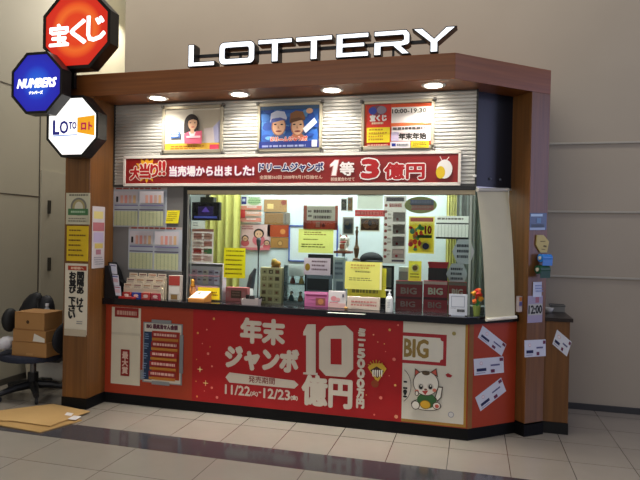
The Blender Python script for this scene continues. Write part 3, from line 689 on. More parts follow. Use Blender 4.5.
# notices and gadgets on the corner post
A = Art(chat(529.5, 213, 0), chat(546.2, 213, 0)-chat(529.5, 213, 0), Vector((0, 0, chat(538, 230, 0).z-chat(538, 213, 0).z)), M('#33506e', .15), .006)
A.rect(.05, .06, .75, .2, M('#b8d4ec', .3)); A.rect(.1, .66, .85, .84, M('#1c3640', .3)); A.rect(0, .86, .9, 1, M('#9fb4d0', .3)); A.rect(.4, .3, .65, .6, M('#5a86ac', .3))
A.build('plastic_pocket', 'shiny blue plastic pocket at the top of the wood post', 'pocket')
A = Art(chat(536.6, 235, .012), chat(549.3, 235, .012)-chat(536.6, 235, .012), Vector((0, 0, -.135)), None, .0)
hexp = [(.05, 0), (.55, 0), (1, .38), (.85, 1), (.35, 1), (0, .55)]
A.mb.slab([A.q(u, v, 0) for u, v in hexp], -CN*.009, M('#cbb873', .5)); A.line(.3, .36, .7, .36, .006, M('#6a5a2a', .5)); A.line(.55, .62, .8, .66, .014, M('#6a5a2a', .5)); A.line(.4, .8, .7, .84, .005, M('#6a5a2a', .5))
A.build('hexagon_tag', 'tan six-sided paper tag on the wood post', 'tag')
def roll(px, py, r, wdt, m, label):
    p = chat(px, py, r+.006); t = thing('tape_roll', (p.x, p.y, p.z-r), label, 'tape')
    c = MB(); d = CH
    c.tube([p-d*wdt/2, p+d*wdt/2], r, m, 20); c.build('roll', t)
    c = MB(); c.tube([p-d*(wdt/2+.006), p+d*(wdt/2+.006)], r*.45, M('#c8bfae', .5), 14); c.build('core', t)
    c = MB(); c.slab([p+CN*r*.9-d*wdt/2, p+CN*r*.9+d*wdt/2, p+CN*r*.8+d*wdt/2-Vector((0, 0, r*1.9)), p+CN*r*.8-d*wdt/2-Vector((0, 0, r*1.9))], CN*.002, m); c.build('loose_end', t)
    q = MB(); q.tube([p-CN*(r+.004), p], .006, STEEL, 8); q.build('peg', t)
roll(545, 258, .03, .10, M('#2f7fd0', .25), 'bright blue roll of tape pegged on the wood post')
roll(542.5, 269.5, .033, .10, M('#184a34', .35), 'dark green roll of tape below the blue roll on the post')
A = Art(chat(533, 282, .004), CH*.088, Vector((0, 0, -.115)), M('#cfd6ea', .5), .003); A.pbars(535, 285, 542, 293, 3, M('#7f8fc0', .5)); A.build('note_sheet', 'small pale note taped below the green tape roll', 'note')
A = Art(chat(527.8, 296, 0), CH*.150, Vector((0, 0, -.205)), M('#a59bb4', .5), .003); A.rect(.5, .02, .75, .26, M('#a86a7c', .5)); A.rect(.02, .3, .98, .72, M('#b9b8b0', .5)); A.text('12:00', .06, .36, .95, .66, INK, .003)  # lavender ground paints the post's bluish reflection; the grey strip is the notice
A.build('time_notice', 'grey notice with black 12:00 numerals on painted lavender post sheen', 'notice')

# end wall notices
A = Art.front(0, 66.3, 193, 90.2, 224.5, M('#c9c3a8', .55), .004); A.zoom = (60, 185, 5.647)
A.pbars(52, 52, 160, 66, 1, M('#7a7464', .6), ragged=.02, fill=.7)
A.pell(62, 72, 152, 172, M('#77746a', .6), 28); A.pell(72, 82, 142, 168, M('#a89a6a', .6), 28); A.pell(84, 94, 132, 165, M('#cfc9b4', .6), 24)
A.prect(48, 134, 160, 170, M('#47764a', .6)); A.pbars(64, 146, 146, 160, 1, M('#a8c4a0', .6), ragged=.05, fill=.8); A.prect(46, 172, 160, 222, M('#c9c3a8', .55)); A.pbars(52, 186, 156, 214, 2, M('#8a8474', .6), fill=.5)
A.build('certificate', 'cream certificate with grey arch and green band on the end wall', 'notice')
A = Art.front(0, 67, 226, 88.5, 261, M('#dcb81e', .6), .004); A.zoom = (60, 185, 5.647)
for k in range(6): A.pbars(52, 252+k*28, 152, 266+k*28, 1, M('#7a5c14', .6), seed=k+20, ragged=.35, fill=.6)
A.build('yellow_notice', 'plain yellow notice of six text lines on the end wall', 'notice')
A = Art.front(0, 65, 263.5, 87.5, 334.5, M('#dcd2be', .55), .004); A.zoom = (60, 265, 6)
A.prect(48, 5, 160, 32, M('#a8361e', .55)); A.ptext('お客様へ', 66, 11, 142, 26, M('#e0b89c', .55), .002)
A.pcol('間隔あ', 104, 40, 142, 174, INK, .0045, .1); A.pcol('けて', 102, 198, 138, 284, INK, .0045, .1)
A.pcol('お並び', 58, 40, 96, 170, INK, .0045, .1); A.pcol('下さい', 54, 192, 92, 322, INK, .0045, .1); A.pbars(102, 336, 140, 360, 2, MGREY)
A.prect(30, 385, 162, 425, M('#b9ac96', .55)); A.build('queue_notice', 'white upright notice reading 間隔あけて お並び下さい on the end wall', 'notice')
p0 = atx(92.5, 206, -2.955); p1 = atx(105, 206, -2.955); pz = atx(98, 268, -2.955).z
A = Art((-2.957, p0.y, p0.z), (0, p1.y-p0.y, 0), (0, 0, pz-p0.z), M('#c9bfc0', .5), .003)
A.rect(.12, .08, .85, .2, M('#d8c880', .5)); A.rect(.05, .26, .95, .4, M('#b06a70', .5)); A.rect(.1, .42, .9, .58, M('#b8a8c4', .5)); A.rect(.2, .6, .85, .68, M('#c8b060', .5)); A.rect(.3, .7, .7, .78, M('#a8707c', .5)); A.bars(.15, .82, .85, .96, 4, MGREY)
A.build('narrow_leaflet_poster', 'narrow pale pink leaflet poster on the inner side of the end wall', 'poster')

# ticket result sheets on the grey panel beside the window
def results(px0, py0, px1, py1, label, Y=.33, hole=True):
    A = Art.front(Y, px0, py0, px1, py1, M('#aaaeb6', .5), .003)
    A.rect(.0, .0, 1, .05, M('#a89a94', .5)); A.bars(.05, .01, .95, .06, 1, M('#8a3a30', .5), fill=.7)
    for h in (0, .5):
        A.rect(h+.03, .1, h+.47, .40, M('#b8b0b4', .5)); A.rect(h+.03, .44, h+.47, .47, M('#6f6a8c', .5)); A.rect(h+.03, .55, h+.47, .58, M('#5a566a', .5))
        for k in range(4): A.rect(h+.14+k*.08, .2, h+.19+k*.08, .4, M(['#c89484', '#c8847a', '#b89488', '#c09c74'][k], .5))
        if h == 0: A.rect(.06, .23, .10, .37, INK)
        A.rect(h+.03, .6, h+.47, .97, M('#b4b590', .5))
        for k in range(6): A.rect(h+.07+k*.07, .6, h+.085+k*.07, .97, M('#8f9a80', .5))
        A.bars(h+.04, .62, h+.46, .96, 6, M('#b0b088', .5), fill=.3, seed=int(px0)+int(h*10))
    return A.build('results_sheet', label, 'notice', group='draw result sheets on the grey panel')
results(113.5, 187.5, 167, 227, 'upper draw result sheet on the grey panel beside the window')
results(128.5, 227, 182, 270.5, 'lower draw result sheet on the grey panel beside the window')
A = Art(at(167.5, 210.5, .33), (at(180, 210, .33)-at(167.5, 210, .33)), Vector((-.014, -.004, -.112)), M('#e2d21c', .6), .004); A.bars(.12, .15, .88, .9, 5, M('#9a8a14', .6)); A.build('sticky_note', 'small yellow memo stuck beside the upper result sheet', 'note')
# ================================================================== behind the glass
YG = .385                                     # things taped to the inner face of the pane
def sheet(name, label, cat, px, base, Y=YG, fn=None, zoom=None, t=.002, group=None):
    A = Art.front(Y, *px, base, t, zoom, Y < .5)
    if fn: fn(A)
    return A.build(name, label, cat, group=group)
# wall, curtains
def curtain(px0, px1, Y, m, label):
    x0, x1 = at(px0, 240, Y).x, at(px1, 240, Y).x; n = 28; c = MB(); vs = []
    for z in (.93, 2.5):
        for k in range(n+1):
            u = k/n; vs.append((x0+(x1-x0)*u, Y+.025*sin(u*9*pi), z))
    c.add(vs, [(k, k+1, n+2+k, n+1+k) for k in range(n)], m); t = c.build('curtain', fixn=False, smooth=True)
    return tag(t, label, 'curtain')
curtain(205, 240, 1.2, M('#d6d176', .7), 'wide yellow curtain at the window side beside the grey panel')
curtain(446, 458, 1.2, M('#dcd886', .7), 'narrow pale yellow curtain near the white blind')
curtain(456, 486, .95, M('#7d8780', .7), 'grey green curtain behind the white blind')

# the monitor
t = thing('ceiling_monitor', (-2.0, .6, 1.7), 'small black monitor hung in the window corner', 'monitor')
a, b = at(192, 202, .55), at(219.5, 220.5, .55); c = MB(); c.box(a.x, b.x, .55, .59, b.z, a.z, BLACK); c.build('casing', t, bevel=.004)
A = Art((a.x+.012, .55, a.z-.012), (b.x-a.x-.024, 0, 0), (0, 0, b.z-a.z+.024), M('#15101f', .2), .001)
A.rect(.2, .2, .8, .8, M('#2a1d4a', .3, 0, .5)); A.poly([(.5, .22), (.66, .55), (.34, .55)], M('#5a3fa0', .3, 0, .7)); A.rect(.05, .82, .95, .95, M('#4a52a8', .3, 0, .5)); A.build('screen', parent=t)
c = MB(); xm = (a.x+b.x)/2; c.box(xm-.06, xm+.07, .56, .62, a.z, a.z+.045, M('#3a3a30', .5)); c.box(xm-.015, xm+.015, .58, .61, a.z+.04, 2.56, M('#55554c', .4)); c.build('bracket', t)

def pf(A):
    A.bars(.1, .2, .5, .8, 2, MGREY)
sheet('memo_sheet', 'plain white memo below the small black monitor', 'note', (192, 221, 205, 228.5), PAPER, fn=pf)
def pf(A):
    A.rect(0, 0, 1, .08, M('#b07a6c', .5))
    for k in range(4):
        for h in range(2): A.rect(.08+h*.48, .14+k*.22, .46+h*.48, .30+k*.22, M([['#c89088', '#c8a090'], ['#d8c8c0', '#c89088'], ['#b8423c', '#5a8a5a'], ['#d0b0a8', '#d8c0b8']][k][h], .5))
    A.bars(.1, .12, .9, .98, 9, M('#9a6a64', .5), fill=.25)
sheet('flyer_chart', 'pinkish chart of ticket types taped inside the pane by the jamb', 'poster', (192, 229, 213.5, 262.5), M('#f0dcd6', .5), fn=pf)
def pf(A):
    for k in range(6): A.bars(.1, .08+k*.15, .93, .17+k*.15, 1, M('#8a741c', .6), seed=k+31, ragged=.15, fill=.5)
sheet('yellow_notice', 'bright yellow notice of six rows taped on the pane near the curtain', 'notice', (224, 248, 245.5, 278), M('#ffe61e', .6), fn=pf)

# back wall sheets
YW = 1.322
def pf(A):
    A.rect(.02, .03, .25, .3, M('#3a3f86', .5)); A.rect(.06, .1, .2, .2, M('#c8cce8', .5)); A.ellipse(.6, .2, .3, .14, M('#b8d0a0', .5)); A.bars(.35, .05, .95, .3, 3, M('#7aa070', .5))
    for k in range(3): A.rect(.0, .36+k*.22, .98, .5+k*.22, M(['#d88a78', '#e0a48c', '#d88a78'][k], .5)); A.bars(.3, .38+k*.22, .92, .48+k*.22, 1, M('#f0e0d8', .5), seed=k)
    A.rect(.0, .5, .24, .8, M('#c83c3c', .5))
sheet('wall_poster', 'white poster with red rows and a blue square on the back wall', 'poster', (241, 196, 262.5, 223.5), M('#e4e4dc', .5), YW, pf)
def pf(A):
    rd = random.Random(5)
    for cx, cy, s in ((.15, .55, .16), (.62, .35, .24), (.9, .7, .14)):
        A.ellipse(cx, cy+s*1.1, s*.9, s*.9, M(rd.choice(['#b8404a', '#d8707a', '#c85a60']), .5)); A.ellipse(cx, cy, s*.75, s*.8, HAIR); A.ellipse(cx, cy+s*.1, s*.55, s*.6, SKIN)
        A.ellipse(cx-s*.2, cy+.02, .02, .02, INK); A.ellipse(cx+s*.2, cy+.02, .02, .02, INK)
    A.bars(.05, .05, .45, .25, 2, M('#a05a5a', .5)); A.rect(0, .9, 1, 1, M('#d87a80', .5))
sheet('people_poster', 'poster of people in pink below the red row poster', 'poster', (241, 224.5, 270, 250), M('#dcb8b4', .5), YW, pf)
for i, (px, m_, lab) in enumerate((((264, 199.5, 287, 212), '#a8824e', 'tan card with a pale square, topmost in the card column'), ((264.5, 213, 290, 224.5), '#8a6434', 'brown card with a grey end, second in the card column'),
                                   ((267.5, 225, 289.5, 237), '#a8441c', 'rust red card with an orange seal in the card column'), ((270.5, 237.5, 290, 248), '#a8783c', 'ochre card with a round mark, lowest in the card column'))):
    def pf(A, i=i):
        if i == 0: A.rect(.15, .35, .42, .75, M('#e8c880', .5)); A.ellipse(.86, .25, .12, .2, M('#8a3a2c', .5))
        if i == 1: A.rect(.74, .02, 1, .98, M('#7a7468', .5)); A.rect(.8, .05, .84, .95, M('#55504a', .5))
        if i == 2: A.ellipse(.7, .55, .12, .22, M('#d88a4a', .5))
        if i == 3: A.ellipse(.5, .55, .14, .28, M('#7a5424', .5)); A.ellipse(.5, .55, .10, .2, M('#c89a5c', .5))
    sheet('display_card', lab, 'card', px, M(m_, .6), YW, pf, group='column of brown cards on the back wall')
# whiteboard
t = thing('whiteboard', (-1.2, YW, 1.3), 'blue edged whiteboard on the back wall behind the notices', 'board')
A = Art.front(YW, 289, 225.5, 338, 262, M('#e2ecec', .3), .006); A.build('board', parent=t)
c = MB(); a = A.q(0, 0, 0); b = A.q(1, 1, 0); e = .012; BF = M('#4a62b4', .4)
for r_ in ((a.x, b.x, a.z-e, a.z), (a.x, b.x, b.z, b.z+e), (a.x, a.x+e, b.z, a.z), (b.x-e, b.x, b.z, a.z)): c.box(r_[0], r_[1], YW-.014, YW, r_[2], r_[3], BF)
c.build('board_frame', t)
# red and white sign in front of it
def pf(A):
    A.rect(0, .62, 1, 1, M('#b8482c', .5)); A.rect(.0, .0, .1, 1, M('#b8563c', .5)); A.rect(.92, 0, 1, 1, M('#b8563c', .5)); A.rect(.1, .05, .92, .62, M('#d0cabc', .5)); A.bars(.3, .18, .82, .34, 1, M('#4a3a34', .5), fill=.75, ragged=.05); A.bars(.3, .42, .82, .58, 1, M('#4a3a34', .5), fill=.75, seed=4, ragged=.05); A.bars(.14, .2, .26, .58, 2, M('#5a4a44', .5)); A.rect(.38, .68, .5, .9, M('#e8c0a0', .5)); A.ellipse(.6, .82, .05, .08, M('#7a2a1c', .5))
sheet('counter_sign', 'grey sign with red brown base above the pale yellow notice', 'sign', (303.5, 205.5, 338, 229.8), M('#d8d2c4', .5), fn=pf)
def pf(A): A.bars(.16, .12, .86, .3, 2, M('#a0803a', .6), seed=2); A.bars(.15, .42, .6, .5, 1, M('#7a7430', .6)); A.bars(.1, .62, .9, .82, 2, M('#7a7430', .6), seed=6)
sheet('pale_yellow_notice', 'pale yellow notice taped beneath the red based sign', 'notice', (298.5, 229, 333.5, 253), M('#f6f288', .6), YG-.004, fn=pf)
# small photographs
for px, a_, b_, lab in (((341, 198.5, 347, 211), '#2c3028', '#6a6a4c', 'narrow dark photo card high on the pane'), ((347.5, 197, 353, 211.5), '#a8782c', '#c8a04a', 'narrow amber photo card beside the dark one'), ((342.5, 217, 354, 235), '#6a6a62', '#4a5a6a', 'grey photo card above the white cat figurine')):
    def pf(A): A.rect(.1, .08, .9, .92, M(a_, .4)); A.ellipse(.5, .5, .28, .2, M(b_, .4)); A.ellipse(.4, .35, .2, .12, M('#8a8468', .4))
    sheet('photo_card', lab, 'card', px, M('#a8a296', .5), fn=pf, group='small photo cards on the pane')
sheet('grey_board', 'blank grey board above the red strip sign', 'board', (357.5, 194.5, 383, 209), M('#c8cabb', .6))
def pf(A): A.bars(.06, .25, .95, .8, 1, M('#e6a898', .5), fill=.8, ragged=.02)
sheet('strip_sign', 'thin red strip sign under the blank grey board', 'sign', (355, 210, 385, 216.5), M('#b8322c', .5), YG-.003, pf)
def pf(A): A.rect(.05, .08, .95, .92, M('#5a3a1c', .4)); A.ellipse(.35, .5, .2, .3, M('#b87a3c', .4)); A.ellipse(.65, .55, .2, .25, M('#a8743a', .4)); A.ellipse(.5, .4, .1, .2, M('#3a2414', .4))
sheet('photo_print', 'brown photo print below the red strip sign', 'photo', (360, 217.5, 380, 231.5), M('#c9c0a8', .5), fn=pf)
# tall ticket poster
def pf(A):
    A.rect(.1, .02, .9, .08, M('#45404a', .5)); A.bars(.24, .11, .84, .18, 1, M('#b05a54', .5), fill=.8); 
    for k in range(9): A.disc(.1, .14+k*.095, .012, M('#a85a54', .5)); 
    for k in range(4): A.rect(.42, .24+k*.18, .96, .38+k*.18, M('#8a8078', .5)); A.rect(.46, .26+k*.18, .92, .31+k*.18, M('#a89a90', .5)); A.ellipse(.62, .345+k*.18, .06, .02, M('#7a2a2c', .5)); A.bars(.2, .26+k*.18, .38, .37+k*.18, 2, M('#8a8078', .5), seed=k)
    A.rect(.42, .94, .96, .97, M('#45404a', .5))
sheet('ticket_poster', 'tall grey ticket poster with four panels taped on the pane', 'poster', (383.5, 196, 406, 263.5), M('#c6bbb0', .55), fn=pf)
A = Art.front(YG, 404.5, 196.6, 437, 213.5, None, .002); A.ellipse(.5, .5, .5, .5, M('#b0b23e', .5), 32)
A.rect(.18, .18, .9, .48, M('#4a5678', .5)); A.rect(.22, .5, .9, .8, M('#cc5a36', .5)); A.bars(.22, .22, .86, .46, 1, M('#6a7494', .5), fill=.7); A.bars(.22, .56, .86, .76, 1, M('#c8805c', .5), fill=.7); A.rect(.2, .46, .9, .52, M('#2a2430', .5))
A.build('oval_sign', 'olive oval sign with dark and red bands high on the pane', 'sign')
def pf(A):
    A.rect(.06, .03, .94, .14, M('#b8482c', .5)); A.rect(.04, .16, .94, .96, M('#ece04c', .5)); rd = random.Random(9)
    for k in range(22): A.ellipse(.08+.5*rd.random(), .25+.65*rd.random(), .05+.06*rd.random(), .04+.05*rd.random(), M(rd.choice(['#d84c3c', '#5cae5c', '#f09a4c', '#b85c80', '#6cbcac', '#d84c4c']), .5), 10)
    A.text('10', .64, .26, .88, .46, M('#a8362c', .5), .004); A.ellipse(.68, .8, .2, .14, M('#e0d860', .5)); A.ellipse(.68, .8, .13, .09, M('#3a3a7a', .5)); A.rect(.35, .5, .9, .58, M('#3a5a2c', .5))
sheet('colourful_poster', 'colourful yellow poster with a large 10 beneath the oval sign', 'poster', (408.5, 216.5, 434.5, 253.5), M('#f0dc64', .5), fn=pf)
def pf(A):
    A.bars(.04, .08, .9, .2, 1, M('#7a7064', .5), fill=.7); A.rect(0, .3, 1, .36, M('#2c2a28', .5)); A.rect(0, .92, 1, 1, M('#2c2a28', .5))
    for k in range(9): A.rect(.06+k*.105, .36, .072+k*.105, .92, M('#a8a8a0', .5))
sheet('grid_calendar', 'white table sheet with two black rules near the blind', 'notice', (436, 216, 468.5, 239), M('#f0ede2', .55), YG, pf)
def hexsign(px, label, flip):
    A = Art.front(YG+.004, *px, None, .002, None, True)
    A.poly([(.26, 0), (.80, 0), (1, .5), (.80, 1), (.26, 1), (0, .5)], M('#a2a3a6', .5)); 
    for k in range(3): A.bars(.22, .2+k*.22, .84, .36+k*.22, 1, M('#3a3a44', .5), fill=.7, seed=k+flip, ragged=.2)
    A.build('speech_sign', label, 'sign', group='grey six-sided speech signs')
hexsign((452, 239.5, 474.5, 264), 'upper grey six-sided speech sign beside the blind', 0)
hexsign((446, 263.5, 467.5, 285), 'lower grey six-sided speech sign above the BIG boxes', 5)

# ================================================================== on the worktop
def carton(name, label, px, Y, dep, m, fn=None, zoom=None, parent=None, bottom=None, cat='box', group=None, top=None):
    """a box whose front stands at depth Y; drawn on its front by fn"""
    xm, ym = (px[0]+px[2])/2, (px[1]+px[3])/2
    x0, x1 = at(px[0], ym, Y).x, at(px[2], ym, Y).x; z1 = at(xm, px[1], Y).z; z0 = bottom if bottom is not None else at(xm, px[3], Y).z
    t = thing(name, ((x0+x1)/2, Y+dep/2, z0), label, cat, group)
    c = MB(); c.box(x0, x1, Y, Y+dep, z0, z1, m); c.build('body', t, bevel=.003)
    A = Art((x0+.003, Y, z1-.003), (x1-x0-.006, 0, 0), (0, 0, z0-z1+.006), None, .0006, zoom)
    if fn: fn(A); A.build('front_print', parent=t)
    return t, (x0, x1, z0, z1)
# black leaflet stand at the end
t = thing('leaflet_stand', (-2.85, .26, ZC), 'black curved leaflet stand at the end wall end of the worktop', 'stand')
a = at(94, 258, .30); c = MB()
prof = [(-2.945, ZC), (-2.945, 1.23), (-2.91, 1.225), (-2.86, 1.15), (-2.835, 1.08), (-2.80, 1.05), (-2.79, .98), (-2.80, ZC)]
c.extr(prof, .25, .32, BLACK); c.extr([(-2.945, ZC), (-2.945, 1.2), (-2.91, 1.2), (-2.83, .94), (-2.815, ZC)], .2, .25, M('#121215', .4)); c.build('holder', t, bevel=.004)
for k, (x, z, hh) in enumerate(((-2.925, 1.175, .085), (-2.895, 1.08, .09), (-2.865, .99, .085))):
    P = Vector((x, .242-.012*k, z+hh*.5)); A = Art(P, (.075, -.008, -.004), (.018, -.012, -hh), M('#cfcbd6', .55), .002)
    A.rect(.1, .12, .9, .22, M(['#6a6a8c', '#4a4a94', '#a85a6c'][k], .5)); A.rect(.12, .35, .85, .7, M(['#c8c8d8', '#c8a0a8', '#d8b0b8'][k], .5)); A.build('leaflet', parent=t)
# ticket rack
t = thing('ticket_rack', (-2.6, .27, ZC), 'stepped rack of pale tickets with red and blue cartons in front', 'rack')
x0, x1 = at(124.5, 290, .26).x, at(162.5, 290, .26).x
for k in range(3):
    yf = .245+.022*k; z1 = ZC+.10+.045*k; c = MB(); c.box(x0+.012*k, x1+.01*k, yf, yf+.02, ZC, z1, M('#c8b9a0', .6)); c.build('tier', t, bevel=.002)
    for j in range(4):
        w = (x1-x0)/4; A = Art((x0+.012*k+w*j+.006, yf, z1+.03), (w-.012, 0, 0), (0, 0, -.045), M('#d4c4ae', .6), .002)
        A.rect(.1, .2, .9, .4, M(['#a86a4c', '#8a5a5c', '#b0805a', '#7a4a44'][(j+k) % 4], .6)); A.bars(.1, .5, .9, .9, 2, M('#8a7a6c', .6), seed=j+k); A.build('ticket', parent=t)
for j, m_ in enumerate(('#a8302c', '#2c3a8c', '#b83a34', '#a02c3c')):
    w = (x1-x0)/4; c = MB(); c.box(x0+w*j+.004, x0+w*(j+1)-.004, .222, .243, ZC, ZC+.055, M(m_, .5)); b = c.build('small_carton', t, bevel=.002)
    A = Art((x0+w*j+.008, .222, ZC+.05), (w-.016, 0, 0), (0, 0, -.045), None, .0006); A.ellipse(.5, .45, .3, .28, M('#d8b8b0', .5)); A.bars(.1, .72, .9, .9, 1, M('#e8d0c8', .5)); A.build('carton_print', parent=b)
c = MB(); a = at(108, 299, .215); b = at(131, 299, .215); c.box(-2.80, -2.64, .193, .218, ZC, ZC+.018, M('#b02420', .45)); c.box(-2.74, -2.68, .194, .214, ZC+.018, ZC+.022, PAPER)
tag(c.build('red_tray', bevel=.003), 'low red tray in front of the black leaflet stand', 'tray')
def pf(A): A.rect(0, 0, 1, .4, M('#a83c34', .5)); A.rect(.05, .45, .95, .75, M('#d8d0c8', .5)); A.rect(.2, .78, .8, .98, M('#8a6a3c', .5))
carton('leaflet_box', 'small red and white leaflet box by the dark jamb', (168.5, 275.5, 180, 301), .27, .05, M('#c9bfb4', .6), pf, bottom=ZC)
# cream lid tray leaning toward the customer
t = thing('sloping_tray', (-2.25, .25, ZC), 'cream topped sloping tray with orange edge on the worktop front', 'tray')
c = MB(); p = [atz(176.5, 304.5, ZC), atz(199, 304, ZC)]; x0, x1, y0 = p[0].x, p[1].x, .215
c.add([(x0, y0, ZC), (x1, y0, ZC), (x1, y0, ZC+.03), (x0, y0, ZC+.03), (x0+.03, y0+.10, ZC), (x1+.02, y0+.10, ZC), (x1+.02, y0+.10, ZC+.085), (x0+.03, y0+.10, ZC+.085)], [(0, 1, 2, 3), (5, 4, 7, 6), (4, 0, 3, 7), (1, 5, 6, 2), (3, 2, 6, 7), (4, 5, 1, 0)], M('#c8843c', .5)); c.build('body', t, bevel=.003)
A = Art((x0+.034, y0+.096, ZC+.084), (x1-x0-.014, 0, 0), (-.03, -.09, -.050), M('#e6dcc0', .5), .002); A.ellipse(.35, .3, .1, .12, M('#2c4a3c', .5)); A.bars(.15, .55, .8, .75, 1, M('#8a9aa0', .5)); A.build('label_sheet', parent=t)
c = MB(); p = at(193.5, 287, .34); c.lathe([(.0, 0), (.016, .002), (.02, .02), (.012, .035), (.017, .05), (.012, .066), (0, .07)], (p.x, .325, p.z-.0), M('#c88a2c', .35, .3), 14)
c.box(p.x-.022, p.x+.022, .315, .337, ZC, p.z, M('#a86a34', .5)); tag(c.build('gold_figurine', smooth=True), 'tiny gold figurine on a block behind the sloping tray', 'figurine')
# leaflet rack
def pf(A):
    A.rect(0, 0, 1, .07, M('#6a6064', .5))
    for k in range(5): A.rect(.02+k*.195, .16, .19+k*.195, .56, M(['#e0b0be', '#d4c4d4', '#e4d0c4', '#c4b0cc', '#d4d0e0'][k], .5)); A.bars(.04+k*.195, .2, .17+k*.195, .52, 3, M('#6a4a5c', .5), seed=k)
    A.rect(.0, .3, 1, .34, M('#8a6a70', .5)); A.rect(.05, .6, .95, .72, M('#b88a94', .5)); A.rect(.3, .64, 1, .97, M('#ffe024', .5)); A.bars(.4, .75, .95, .9, 2, M('#8a5a1c', .5))
carton('leaflet_rack', 'rack of small mauve leaflets over a yellow label', (191, 263.5, 222.5, 302.5), .40, .08, M('#dccad4', .5), pf, bottom=ZC)
def pf(A): A.rect(.25, .2, .75, .8, M('#6a4438', .5)); A.bars(.3, .3, .7, .7, 2, M('#a87a6c', .5)); A.ellipse(.12, .5, .09, .25, M('#d88a8c', .5)); A.ellipse(.88, .5, .09, .25, M('#d88a8c', .5))
carton('pink_box', 'low pink box with a brown window behind the glass', (225.5, 287.5, 247, 299.5), .42, .06, M('#de7678', .5), pf, bottom=ZC)
# basket
t = thing('small_basket', (-1.75, .3, ZC), 'white wire basket of odds and ends at the glass', 'basket')
xa, xb = at(242, 300, .25).x, at(260, 300, .25).x; c = MB()
def open_box(c, x0, x1, y0, y1, z0, z1, th, m, fl=.01):
    c.box(x0+fl, x1-fl, y0+fl*.5, y1-fl*.5, z0, z0+th, m)
    for a_, b_ in (((x0+fl, y0+fl*.5), (x1-fl, y0+fl*.5)), ((x1-fl, y0+fl*.5), (x1-fl, y1-fl*.5)), ((x1-fl, y1-fl*.5), (x0+fl, y1-fl*.5)), ((x0+fl, y1-fl*.5), (x0+fl, y0+fl*.5))):
        g = lambda p: (x0 if p[0] < (x0+x1)/2 else x1, y0 if p[1] < (y0+y1)/2 else y1)
        A_, B_ = g(a_), g(b_); d_ = Vector((B_[1]-A_[1], A_[0]-B_[0], 0)).normalized()*-th
        c.slab([(a_[0], a_[1], z0), (b_[0], b_[1], z0), (B_[0], B_[1], z1), (A_[0], A_[1], z1)], d_, m)
open_box(c, xa, xb, .22, .30, ZC, ZC+.05, .003, M('#cfc0bc', .5)); c.build('basket', t)
c = MB(); c.box(xa+.03, xa+.06, .25, .28, ZC+.005, ZC+.08, BLACK); c.box(xa+.07, xa+.105, .24, .27, ZC+.005, ZC+.075, M('#2a2a2c', .5)); c.build('eraser', t, bevel=.005)
c = MB(); c.tube([(xb-.06, .26, ZC+.01), (xb+.015, .255, ZC+.07)], .006, BLACK); c.build('pen', t)
A = Art((xa+.055, .285, ZC+.13), (.028, 0, 0), (0, 0, -.125), M('#e8f0ea', .5), .002); A.build('card', parent=t)
# microphone on stand
t = thing('desk_microphone', (-1.65, .75, ZC), 'black desk microphone on a tall thin stem behind the glass', 'microphone')
p = at(258, 278, .6); x = p.x; c = MB(); c.lathe([(.03, 0), (.03, .012), (.012, .02), (0, .02)], (x, .6, ZC), DARK, 20); c.build('base', t)
zt_ = at(258, 238, .6).z; c = MB(); c.tube([(x, .6, ZC+.015), (x, .6, zt_-.09)], .006, DARK); c.build('stem', t)
c = MB(); c.lathe([(.009, 0), (.016, .05), (.022, .085), (.018, .11), (0, .115)], (x, .6, zt_-.11), M('#5a5a60', .35, .5), 14); c.build('head', t, smooth=True)
c = MB(); x2 = at(252, 265, .6).x; c.tube([(x2-.04, .66, ZC+.08), (x2-.02, .66, ZC+.2), (x2+.01, .66, ZC+.27)], [.035, .03, .012], M('#4a4e58', .45), 10); c.lathe([(.035, 0), (.035, .01), (.03, .03), (.025, .085), (0, .09)], (x2-.04, .66, ZC), M('#2e3036', .4), 16)
tag(c.build('desk_lamp'), 'small dark desk lamp beside the black microphone', 'lamp')
# cell rack
def pf(A):
    for i in range(5):
        for j in range(3): A.rect(.06+j*.31, .03+i*.195, .33+j*.31, .18+i*.195, M('#cdbc8e', .6)); A.rect(.1+j*.31, .06+i*.195, .29+j*.31, .165+i*.195, M(['#b8a87c', '#7a5a34', '#a8905c', '#5a4428', '#c0aa80'][(i*2+j*3) % 5], .6)); A.ellipse(.2+j*.31, .115+i*.195, .05, .03, M(['#5a3a1c', '#c8b890', '#8a4a2c'][(i+j) % 3], .6), 10)
t, g = carton('stamp_rack', 'tan rack of fifteen small cells with trinkets', (260, 267.5, 281.5, 301.5), .42, .06, M('#e6d2a0', .6), pf, bottom=ZC, cat='rack')
c = MB(); p = at(276, 266, .45); zz = g[3]; c.ell((p.x, .45, zz+.03), (.045, .03, .03), M('#c08a34', .35, .3)); c.ell((p.x-.015, .445, zz+.055), (.025, .022, .02), M('#d8b45c', .35, .3)); c.box(p.x-.035, p.x+.035, .43, .475, zz, zz+.012, M('#8a5a24', .5))
tag(c.build('gold_ornament', smooth=False), 'round gold ornament on top of the tan cell rack', 'ornament')
